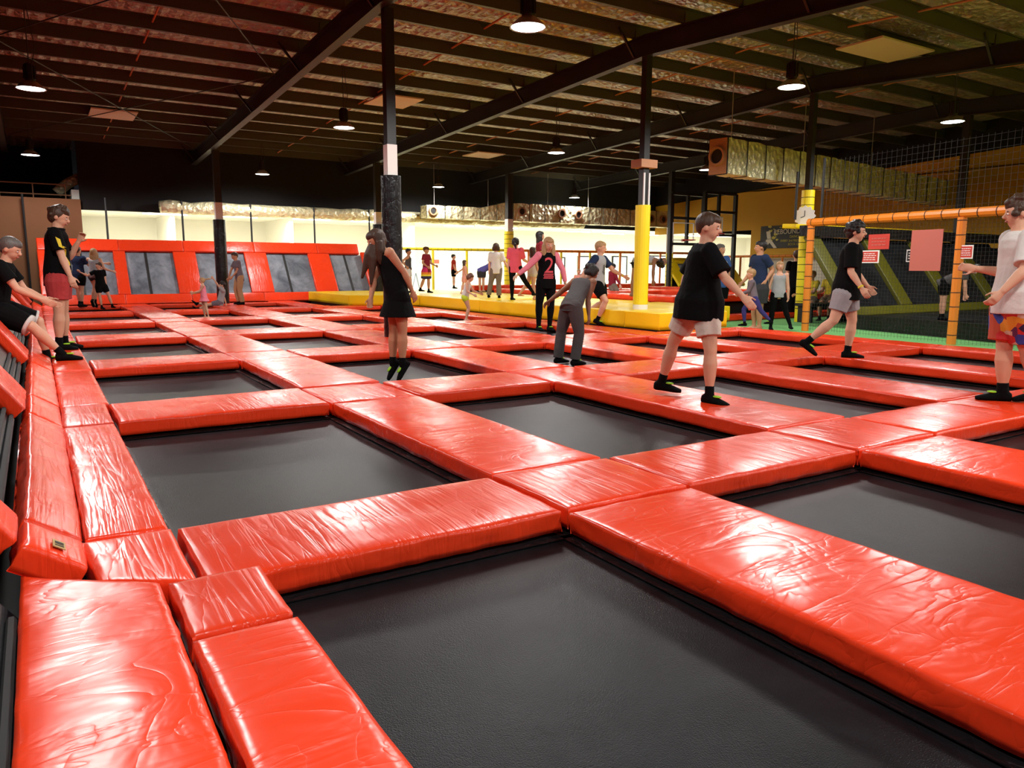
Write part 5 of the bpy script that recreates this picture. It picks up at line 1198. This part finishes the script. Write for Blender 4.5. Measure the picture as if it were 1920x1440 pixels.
box('seat',(c.x-.2,c.y-.35,GZ+.36),(c.x+1.1,c.y+.1,GZ+.42),'black_steel',t)
for dx in (-.15,1.0): box('leg',(c.x+dx,c.y-.3,GZ),(c.x+dx+.06,c.y+.05,GZ+.36),'black_steel',t)
q=V((c.x+.05,c.y-.12,GZ+.42)); 
def topx(p):
    v=p-CP; return 960+FPX*v.dot(RT)/v.dot(FW),720-FPX*v.dot(UPV)/v.dot(FW)
sx,sy=topx(q); person('seated blonde child in yellow top with arms crossed on the bench',sx,sy,520,-30,gz=GZ+.40,ref='pel',h=1.35,hair=('short','blonde'),top_=('tee','yellow'),bot=('shorts','olive'),aL=(-20,-20,-80,-20),aR=(-10,-20,-70,-20),lL=(-45,-70,0,0),lR=(-60,-60,0,0),sock=True)
q=V((c.x+.72,c.y-.12,GZ+.42)); sx,sy=topx(q); person('second seated blonde child partly behind the orange fence post',sx,sy,515,-20,gz=GZ+.40,ref='pel',h=1.4,hair=('long','blonde'),top_=('tee','yellow'),bot=('shorts','olive'),aL=(0,-20,-60,-20),aR=(-10,-20,-70,-20),lL=(-35,-70,0,0),lR=(-50,-60,0,0),sock=True)
# --- boy in black tee and grey shorts walking
person('boy in black tee and grey shorts walking right across the red pads',1588,671,412,88,gz=0,h=1.60,ref='L',torso=(4,0),hf=85,hd=(10,0),hp=5,hair=('messy','black'),top_=('loose','black'),bot=('shorts','greyshort'),loose=1.7,
   aR=(2,-12,34,-14),aL=(10,10,40,10),lR=(-16,-8,-46,-4),lL=(12,6,-4,2),fR=(85,35),fL=(92,0),extra={'band':'R'},curl=35,bd=1.04)
# --- person at the right edge
person('person in white tee and patchwork board shorts at the right edge, cut by the frame',1878,752,380,-70,gz=0,h=1.60,ref='R',torso=(-2,0),sh=5,hf=-80,hd=(-8,0),hair=('curly','brown'),sk='light',top_=('loose','white'),bot=('board','patchwork'),loose=1.7,
   aR=(2,10,-98,-5),aL=(-4,-25,-38,-18),lR=(-3,-6,3,0),lL=(10,12,18,6),fR=(-80,0),fL=(-80,8),bd=1.12)
person('dim person in grey bending inside the dark cage behind the net',1765,600,540,80,gz=.12,h=1.3,torso=(60,0),hd=(70,0),hair=('short','black'),top_=('tee','charcoal'),bot=('shorts','black'),aL=(0,0,5,0),aR=(5,0,8,0))
# tie dye of the post: nothing else
LP=410; BP=250; EXPO=0.0
# ================================================================== LIGHT
def area(name,loc,size,power,color=(1,1,1),rot=(0,0,0),sy=None):
    l=bpy.data.lights.new(name,'AREA'); l.energy=power; l.color=color; l.size=size
    if sy: l.shape='RECTANGLE'; l.size_y=sy
    o=bpy.data.objects.new(name,l); COL.objects.link(o); o.location=loc; o.rotation_euler=rot; return o
for i,p in enumerate(LAMPS):
    l=bpy.data.lights.new('high_bay_light','SPOT'); l.energy=LP; l.spot_size=rad(172); l.spot_blend=.25; l.shadow_soft_size=.3; l.color=(1,.97,.94)
    o=bpy.data.objects.new('high_bay_light',l); COL.objects.link(o); o.location=(p[0],p[1],p[2]-.03)
for x in range(4,38,5): area('back_room_light',(x,29,2.80),3.0,BP,(1,.98,.88),sy=.4)
w=bpy.data.worlds.new('World'); bpy.context.scene.world=w; w.use_nodes=True
w.node_tree.nodes['Background'].inputs[0].default_value=(.01,.01,.012,1)
sc=bpy.context.scene; sc.view_settings.view_transform='Standard'; sc.view_settings.look='None'; sc.view_settings.exposure=EXPO; sc.view_settings.gamma=1
